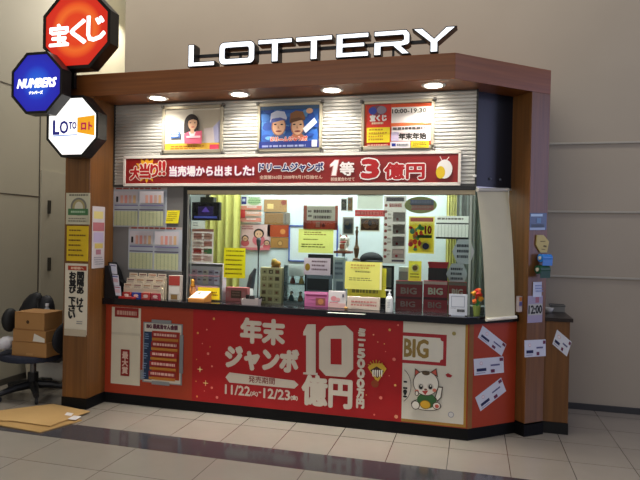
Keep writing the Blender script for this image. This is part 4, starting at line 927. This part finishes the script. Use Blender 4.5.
# glass case with dolls
t = thing('display_case', (-1.4, .5, ZC), 'clear display case of small dolls beside the tan rack', 'case')
x0, x1 = at(283.5, 290, .42).x, at(305, 290, .42).x; zt_ = at(294, 265, .42).z
c = MB(); c.box(x0, x1, .42, .56, ZC, ZC+.02, M('#6a7478', .4)); c.build('case_base', t, bevel=.002)
c = MB(); 
for b_ in ((x0, x1, .42, .424), (x0, x1, .556, .56), (x0, x0+.004, .42, .56), (x1-.004, x1, .42, .56)): c.box(*b_, ZC+.02, zt_-.01, CLEAR)
c.build('case_glass', t)
c = MB(); c.box(x0, x1, .42, .56, zt_-.012, zt_, M('#8f9a9c', .4)); c.build('case_top', t, bevel=.002)
c = MB(); zm = (ZC+zt_)/2; c.box(x0+.005, x1-.005, .44, .555, zm-.003, zm+.003, M('#8a9496', .3)); c.build('case_shelf', t)
for i, (u, z, m1, m2, lab) in enumerate(((.25, ZC+.021, '#2c4440', '#d8c0a8', 'tiny green doll low in the display case'), (.68, ZC+.021, '#8a5c2c', '#d8c0a8', 'tiny brown doll low in the display case'), (.3, zm+.004, '#8a3a34', '#d8c8b8', 'tiny red doll on the display case shelf'), (.72, zm+.004, '#c8a050', '#d8c8b8', 'tiny golden doll on the display case shelf'))):
    c = MB(); x = x0+(x1-x0)*u; c.lathe([(.024, 0), (.022, .02), (.012, .045), (.01, .05), (0, .052)], (x, .49, z), M(m1, .6), 12); c.ell((x, .49, z+.062), (.014, .014, .015), M(m2, .6), 10, 8); c.ell((x, .495, z+.068), (.015, .014, .012), HAIR, 10, 8)
    tag(c.build('doll', smooth=False), lab, 'doll', 'dolls in the display case')
sheet('white_card', 'blank white card standing against the display case', 'card', (288.5, 264.5, 305, 276), M('#f2f4f0', .5), .41)
# black screens, pink notice and boxes
c = MB(); a = at(308, 254, .62); b = at(332.5, 272, .62)
t = thing('desk_monitor', (a.x, .64, ZC), 'black desk monitor behind the pink notice', 'monitor'); c.box(a.x, b.x, .62, .65, b.z-.06, a.z, BLACK); c.build('casing', t, bevel=.004)
c = MB(); xm = (a.x+b.x)/2; c.box(xm-.02, xm+.02, .63, .66, ZC+.01, b.z-.02, DARK); c.box(xm-.08, xm+.08, .58, .70, ZC, ZC+.012, DARK); c.build('stand', t, bevel=.003)
def pf(A): A.ellipse(.14, .55, .1, .22, M('#c8a83c', .5)); A.bars(.3, .15, .9, .85, 3, M('#8a6a74', .5), ragged=.2)
sheet('pink_notice', 'mauve pink notice with a gold dot before the black monitor', 'notice', (304, 258, 330.5, 275), M('#e6c8d2', .55), YG, pf)
t = thing('tip_box', (-1.1, .5, ZC), 'clear grey box with a dark slot between pink notice and pink carton', 'box')
x0, x1 = at(306, 285, .44).x, at(330, 285, .44).x; z0_, z1_ = ZC+.0, at(318, 275, .44).z
c = MB(); c.box(x0, x1, .44, .52, z0_, z1_, M('#7d8a96', .3)); c.build('body', t, bevel=.003)
A = Art((x0+.01, .44, z1_-.03), (x1-x0-.02, 0, 0), (0, 0, -.095), M('#1c1f22', .4), .003); A.build('slot_panel', parent=t)
def pf(A): A.rect(.04, .16, .96, .26, M('#7a2450', .5)); A.bars(.08, .36, .5, .85, 4, M('#b86a94', .5)); A.rect(.5, .36, .92, .9, M('#8a4a44', .5)); A.ellipse(.72, .62, .12, .2, M('#b87a4c', .5)); A.rect(0, 0, 1, .12, M('#d888b4', .5))
carton('pink_carton', 'magenta striped carton standing at the glass mid counter', (304.5, 292, 328, 307.8), .33, .02, M('#c2699a', .5), pf, bottom=ZC)
def pf(A): A.ellipse(.3, .45, .18, .16, M('#d88a90', .5)); A.ellipse(.55, .5, .14, .12, M('#d8a0a0', .5)); A.bars(.08, .66, .6, .9, 1, M('#c86a74', .5)); A.rect(.8, .15, .92, .35, M('#4a4a5a', .5)); A.rect(0, .72, 1, 1, M('#d8b0ac', .5))
carton('white_carton', 'white carton with pale pink blots beside the magenta carton', (328.3, 291, 346, 309), .335, .02, M('#d8d2d2', .55), pf, bottom=ZC)
def pf(A): A.rect(.1, .05, .9, .45, M('#a8b8c4', .5)); A.bars(.15, .1, .85, .42, 3, M('#6a7a8c', .5)); A.rect(.3, .5, .9, .92, M('#7a8a98', .5))
carton('grey_file_box', 'pale grey file box behind the white carton', (333, 257, 345, 291), .5, .08, M('#ccd8de', .5), pf, bottom=ZC)
# white cat figurine on a back shelf
t = thing('lucky_cat_figurine', (-.98, .9, 1.33), 'white beckoning cat figurine on a small back shelf', 'figurine')
p = at(343.5, 251, .8); x, z = p.x, p.z; CW2 = M('#e8e2da', .4)
c = MB(); c.ell((x, .8, z+.045), (.042, .036, .048), CW2); c.ell((x, .79, z+.105), (.036, .032, .03), CW2); c.ell((x+.045, .79, z+.085), (.014, .014, .045), CW2); c.ell((x-.03, .775, z+.012), (.018, .025, .013), CW2); c.ell((x+.03, .775, z+.012), (.018, .025, .013), CW2); c.build('body', t, smooth=True)
c = MB()
for s_ in (-1, 1): c.add([(x+s_*.034, .79, z+.115), (x+s_*.012, .79, z+.130), (x+s_*.03, .785, z+.15), (x+s_*.02, .80, z+.12)], [(0, 1, 2), (0, 3, 2), (1, 3, 2)], M('#c86a5c', .5))
c.build('ear', t)
c = MB(); c.box(x-.024, x+.016, .752, .762, z+.02, z+.06, M('#a8583c', .5)); c.ell((x, .763, z+.078), (.03, .012, .008), M('#b83a34', .5)); c.build('charm', t)
c = MB(); 
for s_ in (-1, 1): c.ell((x+s_*.014, .760, z+.108), (.005, .004, .005), INK, 8, 6)
c.build('eye', t)
c = MB(); c.box(x-.075, x+.075, .74, .86, z-.02, z, M('#8a4a38', .5)); c.box(x-.012, x+.012, .79, .82, ZC, z-.02, M('#8a9296', .4)); c.box(x-.06, x+.06, .75, .85, ZC, ZC+.01, M('#8a9296', .4)); tag(c.build('figurine_stand', bevel=.002), 'brown topped pedestal under the white cat figurine', 'stand')
# slender wooden figure and cap
c = MB(); p = at(357, 226, .55); q = at(357, 256, .55); c.lathe([(.0, 0), (.03, .0), (.03, .012), (.012, .02), (.02, .06), (.024, .10), (.012, .13), (.008, .2), (.014, .24), (.006, .26), (.012, .275), (0, .285)], (p.x, .55, p.z-.285), M('#7a5a3c', .5), 14)
c.box(p.x-.03, p.x+.03, .52, .58, ZC, p.z-.285, M('#a8aeb0', .4)); tag(c.build('wooden_figure'), 'slender carved wooden figure on a grey block', 'figurine')
t = thing('peaked_hat', (-.75, .6, 1.2), 'black peaked hat on a clear stand behind the yellow notices', 'hat')
p = at(371, 261, .6); c = MB(); c.ell((p.x, .62, p.z+.01), (.10, .085, .065), M('#15161a', .7), 18, 10); c.build('crown', t, smooth=True)
c = MB(); c.ell((p.x+.03, .53, p.z+.0), (.075, .06, .01), M('#101114', .6), 18, 8); c.build('peak', t, smooth=True)
c = MB(); c.box(p.x-.05, p.x+.05, .58, .66, ZC, p.z, M('#9aa4a8', .3)); c.build('stand', t, bevel=.003)
# pale yellow notices at mid counter
def lean(name, label, px, Y, m, fn, tilt=.02, cat='notice'):
    A0 = Art.front(Y, *px, None); P = A0.P+Vector((0, tilt, 0)); A = Art(P, A0.U, A0.V+Vector((0, -tilt, 0)), m, .004); fn(A); return A.build(name, label, cat)
def pf(A): A.rect(0, .6, 1, .64, M('#a8a02c', .6)); A.bars(.12, .68, .85, .92, 1, M('#6a6a1c', .6), fill=.8)
lean('standing_notice', 'olive yellow notice showing below the large pale one', (347.5, 268, 386, 296.8), .345, M('#b4b028', .6), pf, .014)
def pf(A): A.bars(.15, .1, .86, .3, 2, M('#b08a3c', .6), seed=3); A.bars(.28, .34, .72, .44, 1, M('#7a7a3c', .6)); A.bars(.12, .58, .84, .72, 2, M('#7a7a3c', .6), seed=5); A.rect(.95, .02, 1, .98, M('#e0dcb0', .6))
lean('standing_notice', 'large pale yellow notice standing over the pink lettered carton', (345, 262, 382, 289.5), .328, M('#d8d56a', .6), pf, .012)
def pf(A): A.bars(.12, .3, .92, .46, 1, M('#c07a74', .5), fill=.9, ragged=.02); A.bars(.12, .58, .92, .72, 1, M('#c07a74', .5), fill=.9, seed=3, ragged=.02)
carton('lettered_carton', 'long cream carton with pink lettering under the yellow notices', (346.8, 297, 379.5, 310), .31, .04, M('#d6c4b4', .6), pf, bottom=ZC)
c = MB(); p = at(346.5, 309, .29); c.ell((p.x, .27, ZC+.012), (.016, .016, .012), M('#b88a4c', .5), 12, 8); tag(c.build('cork_stopper', smooth=True), 'tiny round tan stopper beside the cream carton', 'stopper')
A = Art(atz(329, 312.5, ZC), atz(366, 314.2, ZC)-atz(329, 312.5, ZC), Vector((-.01, -.035, 0)), M('#c9c6bc', .4), .002); A.build('paper_slip', 'long white paper slip lying flat on the worktop edge', 'paper')
c = MB(); a = at(382, 265.5, .5); b = at(393.5, 294, .5); t = thing('card_terminal', (a.x, .52, ZC), 'black framed grey screen next to the sanitizer bottle', 'screen')
c.box(a.x-.12, b.x, .5, .525, ZC+.03, a.z, BLACK); c.build('frame', t, bevel=.004); A = Art((a.x-.11, .5, a.z-.015), (b.x-a.x+.09, 0, 0), (0, 0, -.16), M('#8a8c86', .3), .002); A.build('screen', parent=t); c = MB(); c.box(a.x-.08, b.x-.02, .47, .56, ZC, ZC+.03, DARK); c.build('foot', t, bevel=.003)
# sanitizer
t = thing('sanitizer_bottle', (-.45, .27, ZC), 'white pump bottle of hand sanitizer on the worktop edge', 'bottle')
p = atz(390.7, 310.5, ZC); x = p.x; y = .27; c = MB(); c.lathe([(.026, 0), (.028, .004), (.028, .10), (.022, .118), (.012, .124), (0, .124)], (x, y, ZC), M('#dfe0dc', .35), 20); c.build('body', t, smooth=False)
c = MB(); c.lathe([(.014, .122), (.014, .14), (.006, .142), (.005, .165), (0, .166)], (x, y, ZC), M('#e8e8e4', .3), 14); c.box(x-.035, x+.012, y-.006, y+.006, ZC+.162, ZC+.172, M('#e8e8e4', .3)); c.build('pump', t)
A = Art((x-.016, y-.0275, ZC+.085), (.032, 0, 0), (0, 0, -.06), None, .0008); A.bars(.1, .1, .9, .9, 4, M('#a8aab0', .5)); A.build('bottle_print', parent=t)
# BIG boxes
def big(A, k): 
    A.rect(0, 0, 1, .1, M(['#8a8478', '#e0b8b0', '#8a7a6c'][k], .5)); A.text('BIG', .2, .22, .8, .42, M(['#a88a80', '#e4d8c4', '#d8c0b0'][k], .5), .003)
    A.rect(0, .52, 1, .6, M('#5c1a20', .5)); A.text('BIG', .2, .68, .75, .86, M('#a8807a', .5), .002)
for k, (px, m_, lab) in enumerate((((395.5, 281, 422, 306), '#98282c', 'dull dark red BIG box nearest the sanitizer bottle'), ((423.3, 281, 447.5, 310), '#b02a38', 'bright red BIG box with a pale top edge, middle of three'), ((448.2, 282, 466.3, 311), '#a83630', 'BIG box half hidden by a white sign'))):
    carton('big_box', lab, px, .374, .05, M(m_, .4), lambda A, k=k: big(A, k), bottom=ZC, group='red BIG boxes by the blind')
def pf(A): A.ellipse(.5, .35, .3, .2, M('#e8e4c0', .5)); A.ellipse(.5, .35, .2, .13, M('#8a6a5c', .5)); A.bars(.15, .62, .85, .9, 2, M('#7a6a1c', .5))
sheet('yellow_card', 'small yellow card with a round emblem above the BIG boxes', 'card', (408.5, 261, 421.5, 281), M('#ecdc48', .55), .382, pf)
t, g = carton('dark_carton', 'dark open carton above the bright red BIG box', (428, 268, 447, 290), .44, .08, M('#241a1c', .5), None, bottom=ZC)
t = thing('red_tray', ((g[0]+g[1])/2, .5, g[3]), 'glossy red tray resting on the dark open carton', 'tray'); c = MB(); open_box(c, g[0]-.005, g[1]+.01, .43, .53, g[3], g[3]+.045, .004, M('#b83038', .3), .012); c.build('tray', t)
def pf(A): A.rect(0, .1, .9, .4, M('#8a9494', .5)); A.bars(.1, .45, .9, .9, 3, M('#a87a74', .5))
carton('grey_carton', 'grey pale carton behind the dull BIG box', (398.5, 267, 409, 290), .46, .06, M('#ccd4d0', .5), pf, bottom=ZC)
# white sign
t = thing('payment_sign', (.02, .27, ZC), 'white upright card stand before the BIG box by the blind', 'sign')
A = Art.front(.262, 449, 294, 467.3, 315, M('#d3d6de', .4), .004); A.frame(.12, .1, .86, .62, .004, M('#8a90a4', .5)); A.bars(.45, .72, .9, .88, 1, INK, fill=.8); A.bars(.1, .66, .4, .72, 1, MGREY); A.build('card', parent=t)
c = MB(); q = A.q(.5, 1, 0); c.box(q.x-.05, q.x+.05, .255, .29, ZC, ZC+.008, M('#b9c0cc', .3)); c.slab([(q.x-.04, .266, ZC), (q.x+.04, .266, ZC), (q.x+.04, .266, ZC+.1), (q.x-.04, .266, ZC+.1)], (0, .003, 0), M('#c9ccd4', .3)); c.build('stand', t)
# bright toys by the blind
t = thing('bouquet', (.16, .36, ZC), 'bunch of red and orange paper flowers by the blind foot', 'flowers')
x = .186; rd = random.Random(3)
c = MB(); c.lathe([(.022, 0), (.025, .03), (.03, .075), (.027, .075), (0, .06)], (x, .338, ZC), M('#8a9a4c', .5), 14); c.build('pot', t)
for k in range(9):
    a_ = rd.random()*6.3; r_ = .006+.024*rd.random(); z_ = ZC+.10+.10*rd.random(); xx, yy = x+r_*cos(a_), .338+r_*sin(a_)*.6
    c = MB(); c.tube([(x, .338, ZC+.05), (xx, yy, z_)], .003, GRN, 6); f_ = c.build('stem', t)
    c = MB(); c.ell((xx, yy, z_), (.020, .018, .018), M(['#c8301e', '#d8641e', '#e0a02c', '#b8241e'][k % 4], .6), 8, 6, .5, k); c.build('flower', f_)
c = MB(); p = at(475, 292, .42); c.lathe([(.03, 0), (.032, .01), (.032, .11), (.014, .13), (.013, .15), (0, .152)], (.06, .47, ZC), M('#8aa07a', .25), 16); tag(c.build('green_bottle'), 'pale green bottle behind the paper flowers', 'bottle')
A = Art(chat(516.2, 296, -.078), CH*.034, Vector((0, 0, -.120)), M('#c8b4b8', .5), .03); A.rect(.1, .05, .9, .3, M('#d88a4c', .5)); A.rect(.1, .35, .9, .6, M('#6a6ab0', .5)); A.rect(.1, .66, .9, .92, M('#d8d0d8', .5)); A.build('leaflet_pack', 'upright pack of bright leaflets between blind and post', 'leaflet')
# roller blind at the angled window
t = thing('roller_blind', (.3, .45, ZC), 'white roller blind pulled down over the angled window', 'blind')
tl, tr = chat(477, 191, -.135), chat(508, 191, -.135); bl, br_ = chat(485.5, 319.5, -.045), chat(514.8, 316.8, -.045)
BL = M('#d2caaa', .6); c = MB(); vs = []; n = 12
for i in range(n+1):
    v = i/n; b_ = .018*sin(v*pi)
    for j in range(7):
        u = j/6; p = (tl*(1-u)+tr*u)*(1-v)+(bl*(1-u)+br_*u)*v+CN*b_; vs.append(p)
c.add(vs, [(i*7+j, i*7+j+1, (i+1)*7+j+1, (i+1)*7+j) for i in range(n) for j in range(6)], BL); c.build('fabric', t, fixn=False, smooth=True)
c = MB(); c.tube([bl-CH*.004+CN*.012, br_+CH*.001+CN*.012], .013, M('#e4dfcd', .4), 12); c.build('bottom_bar', t)
c = MB(); c.tube([tl+Vector((0, 0, .008)), tr+Vector((0, 0, .008))], .016, M('#bdb9ad', .4), 12); c.build('roller_tube', t)
c = MB(); p = tr+CN*.02-CH*.012; c.tube([p, p+Vector((.0, 0, -.45))], .003, M('#c8c4b8', .4), 6); c.lathe([(0, -.02), (.008, -.01), (.01, .01), (0, .02)], (p.x, p.y, p.z-.46), M('#3a2a24', .5), 10); c.build('pull_cord', t)
# on the side cabinet
c = MB(); p = atz(551.5, 310, .9); c.lathe([(.0, 0), (.03, 0), (.05, .04), (.046, .04), (.026, .006), (0, .006)], (.76, .95, .9), M('#c3c1b8', .4), 18); tag(c.build('white_bowl', smooth=True), 'small white bowl on the low side cabinet', 'bowl')
c = MB(); c.box(.79, .9, 1.0, 1.1, .9, .945, M('#7d7c76', .5)); c.box(.785, .905, .995, 1.105, .945, .96, M('#3a3a38', .4)); tag(c.build('grey_tin', bevel=.004), 'grey tin with dark lid on the low side cabinet', 'tin')
# ================================================================== by the end wall: chair, cartons, bags
CX, CY = at(33, 380, .18).x, .18
FAB = M('#232838', .8); PL = M('#17171a', .5)
t = thing('office_chair', (CX, CY, 0), 'dark swivel office chair piled with boxes beside the kiosk end', 'chair')
c = MB(); n = 22
c.prism([(CX+.27*cos(2*pi*k/n)*(1.12 if cos(2*pi*k/n) < 0 else 1), CY+.25*sin(2*pi*k/n)) for k in range(n)], .345, .40, FAB); c.build('seat', t, bevel=.018)
c = MB(); c.box(CX-.1, CX+.1, CY-.1, CY+.1, .325, .345, PL); c.build('seat_plate', t, bevel=.005)
c = MB(); c.tube([(CX, CY, .09), (CX, CY, .335)], .026, M('#77777a', .3, .7), 14); c.tube([(CX, CY, .08), (CX, CY, .22)], .045, PL, 14); c.build('gas_lift', t)
for k in range(5):
    a = 2*pi*k/5+.5; x, y = CX+.29*cos(a), CY+.29*sin(a)
    c = MB(); c.tube([(CX, CY, .115), (CX+.15*cos(a), CY+.15*sin(a), .105), (x, y, .075)], [.040, .032, .024], PL, 10); l = c.build('base_arm', t)
    c = MB(); c.lathe([(.0, -.014), (.024, -.012), (.028, 0), (.024, .012), (0, .014)], (0, 0, 0), BLACK, 16)
    R_ = Matrix.Translation((x, y, .030)) @ Matrix.Rotation(a, 4, 'Z') @ Matrix.Rotation(pi/2, 4, 'X')
    c.v = [R_ @ v for v in c.v]; c.tube([(x, y, .035), (x, y, .08)], .009, PL, 8); c.build('caster', l)
c = MB(); c.tube([(CX+.10, CY, .335), (CX+.27, CY, .34), (CX+.375, CY, .40), (CX+.375, CY, .50)], .018, PL, 10); c.build('back_bracket', t)
c = MB(); 
T_ = Matrix.Translation((CX+.365, CY, .56)) @ Matrix.Rotation(radians(5), 4, 'Y'); c.T = T_; c.ell((0, 0, 0), (.045, .20, .15), M('#16171c', .8), 20, 14); c.T = Matrix.Identity(4); c.build('backrest', t, smooth=True)
c = MB(); c.tube([(CX+.1, CY+.22, .36), (CX+.14, CY+.27, .42), (CX+.16, CY+.28, .545), (CX+.02, CY+.27, .56)], .014, PL, 8); c.build('armrest', t)
# cartons
KR = M('#a97c4a', .7); KR2 = M('#96693a', .7)
def kraft(x0, x1, z0, z1, label, mark):
    t = thing('cardboard_box', ((x0+x1)/2, CY-.05, z0), label, 'box', 'cardboard boxes stacked on the office chair')
    c = MB(); c.box(x0, x1, CY-.17, CY+.06, z0, z1, KR); c.build('box', t, bevel=.004)
    A = Art((x0, CY-.17, z1), (x1-x0, 0, 0), (0, 0, z0-z1), None, .0008); A.rect(0, .0, 1, .035, KR2)
    if mark == 'label': A.poly([(.66, .25), (.98, .62), (.98, .95), (.62, .9)], M('#ddd8cc', .5))
    if mark == 'hole': A.disc(.45, .55, .016, M('#4a3018', .6)); A.rect(.0, .94, 1, 1, KR2)
    if mark == 'tape': A.rect(.42, .75, .62, 1, M('#b88a54', .5)); A.rect(0, .93, 1, 1, KR2)
    A.build('box_print', parent=t)
BYF = CY-.17
def bx(px): return at(px, 335, BYF).x
def bz(py): return at(30, py, BYF).z
kraft(bx(12), bx(46.5), .401, bz(342.3), 'lowest plain cardboard box on the chair seat', 'tape')
kraft(bx(13), bx(45.5), bz(342.3)+.001, bz(330.2), 'cardboard box with a torn white label, middle of the stack', 'label')
kraft(bx(14.5), bx(44), bz(330.2)+.001, bz(312.5), 'top cardboard box with a round hand hole', 'hole')
# bags
def blob(name, label, cx, cy, px, r, m, lump=.05, seed=1, tilt=0, parent=None, cat='bag'):
    """soft rounded lump centred where it stands, CX beside the chair"""
    p = at(px[0], px[1], cy); q = MB(); q.T = Matrix.Translation((p.x, cy, p.z)) @ Matrix.Rotation(radians(tilt), 4, 'Y')
    q.ell((0, 0, 0), r, m, 20, 14, lump, seed); q.T = Matrix.Identity(4); o = q.build(name, parent, smooth=True)
    return tag(o, label, cat) if label else o
t = thing('black_backpack', (at(35, 310, .33).x, .33, .45), 'black backpack with two rounded tops behind the cardboard boxes', 'bag')
blob('main_compartment', None, 0, .38, (29.5, 316), (.115, .09, .245), M('#17181c', .6), .03, 2, 24, t)
blob('front_pocket', None, 0, .41, (44, 316), (.10, .08, .20), M('#232329', .6), .03, 5, 12, t)
p = at(38, 304, .29); q = MB(); q.tube([p+Vector((-.03, .02, .05)), p, p+Vector((.02, -.0, -.1))], .010, BLACK, 8); q.build('strap', t)
blob('round_black_bag', 'small round black bag beside the top cardboard box', 0, .08, (10, 320), (.055, .08, .105), M('#141416', .6), .05, 8)
blob('white_bundle', 'white wrapped bundle on the seat edge beside the boxes', 0, .02, (6.5, 343), (.05, .09, .06), M('#cfcdce', .5), .15, 9)
blob('plastic_bag', 'crumpled greyish plastic bag between boxes and chair back', 0, .275, (54, 326), (.045, .04, .13), M('#6e6c62', .4), .16, 3)
p = at(47, 312, .29); t = thing('drink_bottle', (p.x, .29, p.z), 'clear capped drink bottle standing up behind the cardboard boxes', 'bottle')
q = MB(); q.lathe([(.028, 0), (.03, .02), (.03, .12), (.013, .155), (.013, .165), (0, .166)], (p.x, .29, p.z-.11), M('#a9aeb4', .2), 16); q.build('body', t)
q = MB(); q.lathe([(.016, 0), (.016, .022), (0, .023)], (p.x, .29, p.z+.055), M('#dcdce4', .4), 14); q.build('cap', t)
q = MB(); p = at(54, 375, .62); q.ell((p.x, .62, .205), (.20, .14, .20), M('#efece4', .4), 16, 12, .34, 6); p = at(42, 378, .62); q.ell((p.x, .64, .15), (.13, .12, .145), M('#f2efe8', .4), 14, 10, .34, 12); q.ell((p.x+.04, .53, .30), (.05, .03, .025), M('#17171a', .5), 10, 8); tag(q.build('white_rubbish_bag', smooth=True), 'large white rubbish bag on the floor behind the chair', 'bag')
q = MB(); q.slab([(XL+.09, .62, 0), (XL+.03, .62, .42), (XL+.03, 1.1, .42), (XL+.09, 1.1, 0)], (.02, 0, 0), M('#b4ab98', .6)); tag(q.build('leaning_board', bevel=.003), 'pale board leaning at the alcove wall behind the chair', 'board')
# flattened cardboard on the floor
def flat(name, pts, z, label, m, th=.008):
    t = thing(name, tuple(atz(*pts[0], 0)), label, 'cardboard', 'flattened cardboard on the floor')
    c = MB(); P = [atz(x, y, zz) for (x, y), zz in zip(pts, z)]; c.slab(P, (0, 0, th), m); o = c.build('sheet', t, bevel=.002); return t
CB = M('#b6935e', .7); CB2 = M('#a5834f', .7)
flat('flat_cardboard', [(-6, 425), (40, 433.2), (82, 421), (60, 412), (-4, 414)], [.001]*5, 'lower flattened cardboard sheet on the floor', CB2)
t = flat('flat_cardboard', [(-6, 421), (12, 421.5), (50, 426.8), (90, 412), (53, 404.6), (-6, 412)], [.012, .012, .012, .012, .012, .012], 'upper flattened cardboard sheet with white labels by the chair', CB)
c = MB()
for q_ in ([(64.5, 415), (67, 412.4), (73.5, 413.4), (71, 416)], [(67.5, 419), (74, 415.6), (81.5, 416.4), (75.5, 420)]): c.slab([atz(x, y, .0205) for x, y in q_], (0, 0, .001), M('#d9d4d4', .5))
c.build('label_patch', t)

# ================================================================== light
wd = bpy.data.worlds.new('world'); scene.world = wd; wd.use_nodes = True
bg = wd.node_tree.nodes['Background']; bg.inputs[0].default_value = (.86, .9, 1, 1); bg.inputs[1].default_value = .24
def area(name, loc, target, size, power, color=(1, 1, 1), size_y=None):
    l = bpy.data.lights.new(name, 'AREA'); l.energy = power; l.color = color; l.size = size
    if size_y: l.shape = 'RECTANGLE'; l.size_y = size_y
    o = bpy.data.objects.new(name, l); col.objects.link(o); o.location = loc
    o.rotation_euler = (Vector(target)-Vector(loc)).to_track_quat('-Z', 'Y').to_euler(); return o
area('hall_ceiling_light', (-2.2, -.05, 6.4), (-2.2, -.05, 0), 6.5, 255, (1, .95, .87), .7)
area('hall_front_fill', (-1.6, -6.2, 2.9), (-1.4, .3, 1.3), 5.0, 84, (1, .96, .9), 2.4)  # added soft fill from the hall side, brightens the kiosk front and notices
area('hall_side_light', (4.2, -1.6, 3.6), (1.0, .8, 1.2), 2.0, 18, (.7, .72, 1))
area('shopfront_light', (5.6, .05, 2.2), (.6, .5, 1.7), 1.6, 46, (.55, .57, 1), 3.2)
area('kiosk_interior_light', (-1.1, .85, 2.5), (-1.1, .86, 0), 2.6, 66, (.97, 1, .99), .5)
cl = area('window_fill_light', (-1.2, .03, 2.6), (-1.2, .185, .92), 2.6, 11, (1, .97, .9), .06); cl.data.spread = radians(38)  # added fill below the canopy, no strip lamp there; lifts window and worktop
area('alcove_fill', (-3.75, 1.9, 4.2), (-3.85, .5, .3), .7, 46, (1, .96, .86))  # added lamp, unseen; brightens the alcove wall and the rubbish bag
scene.view_settings.view_transform = 'Standard'
scene.view_settings.look = 'None'; scene.view_settings.exposure = -.1; scene.view_settings.gamma = 1
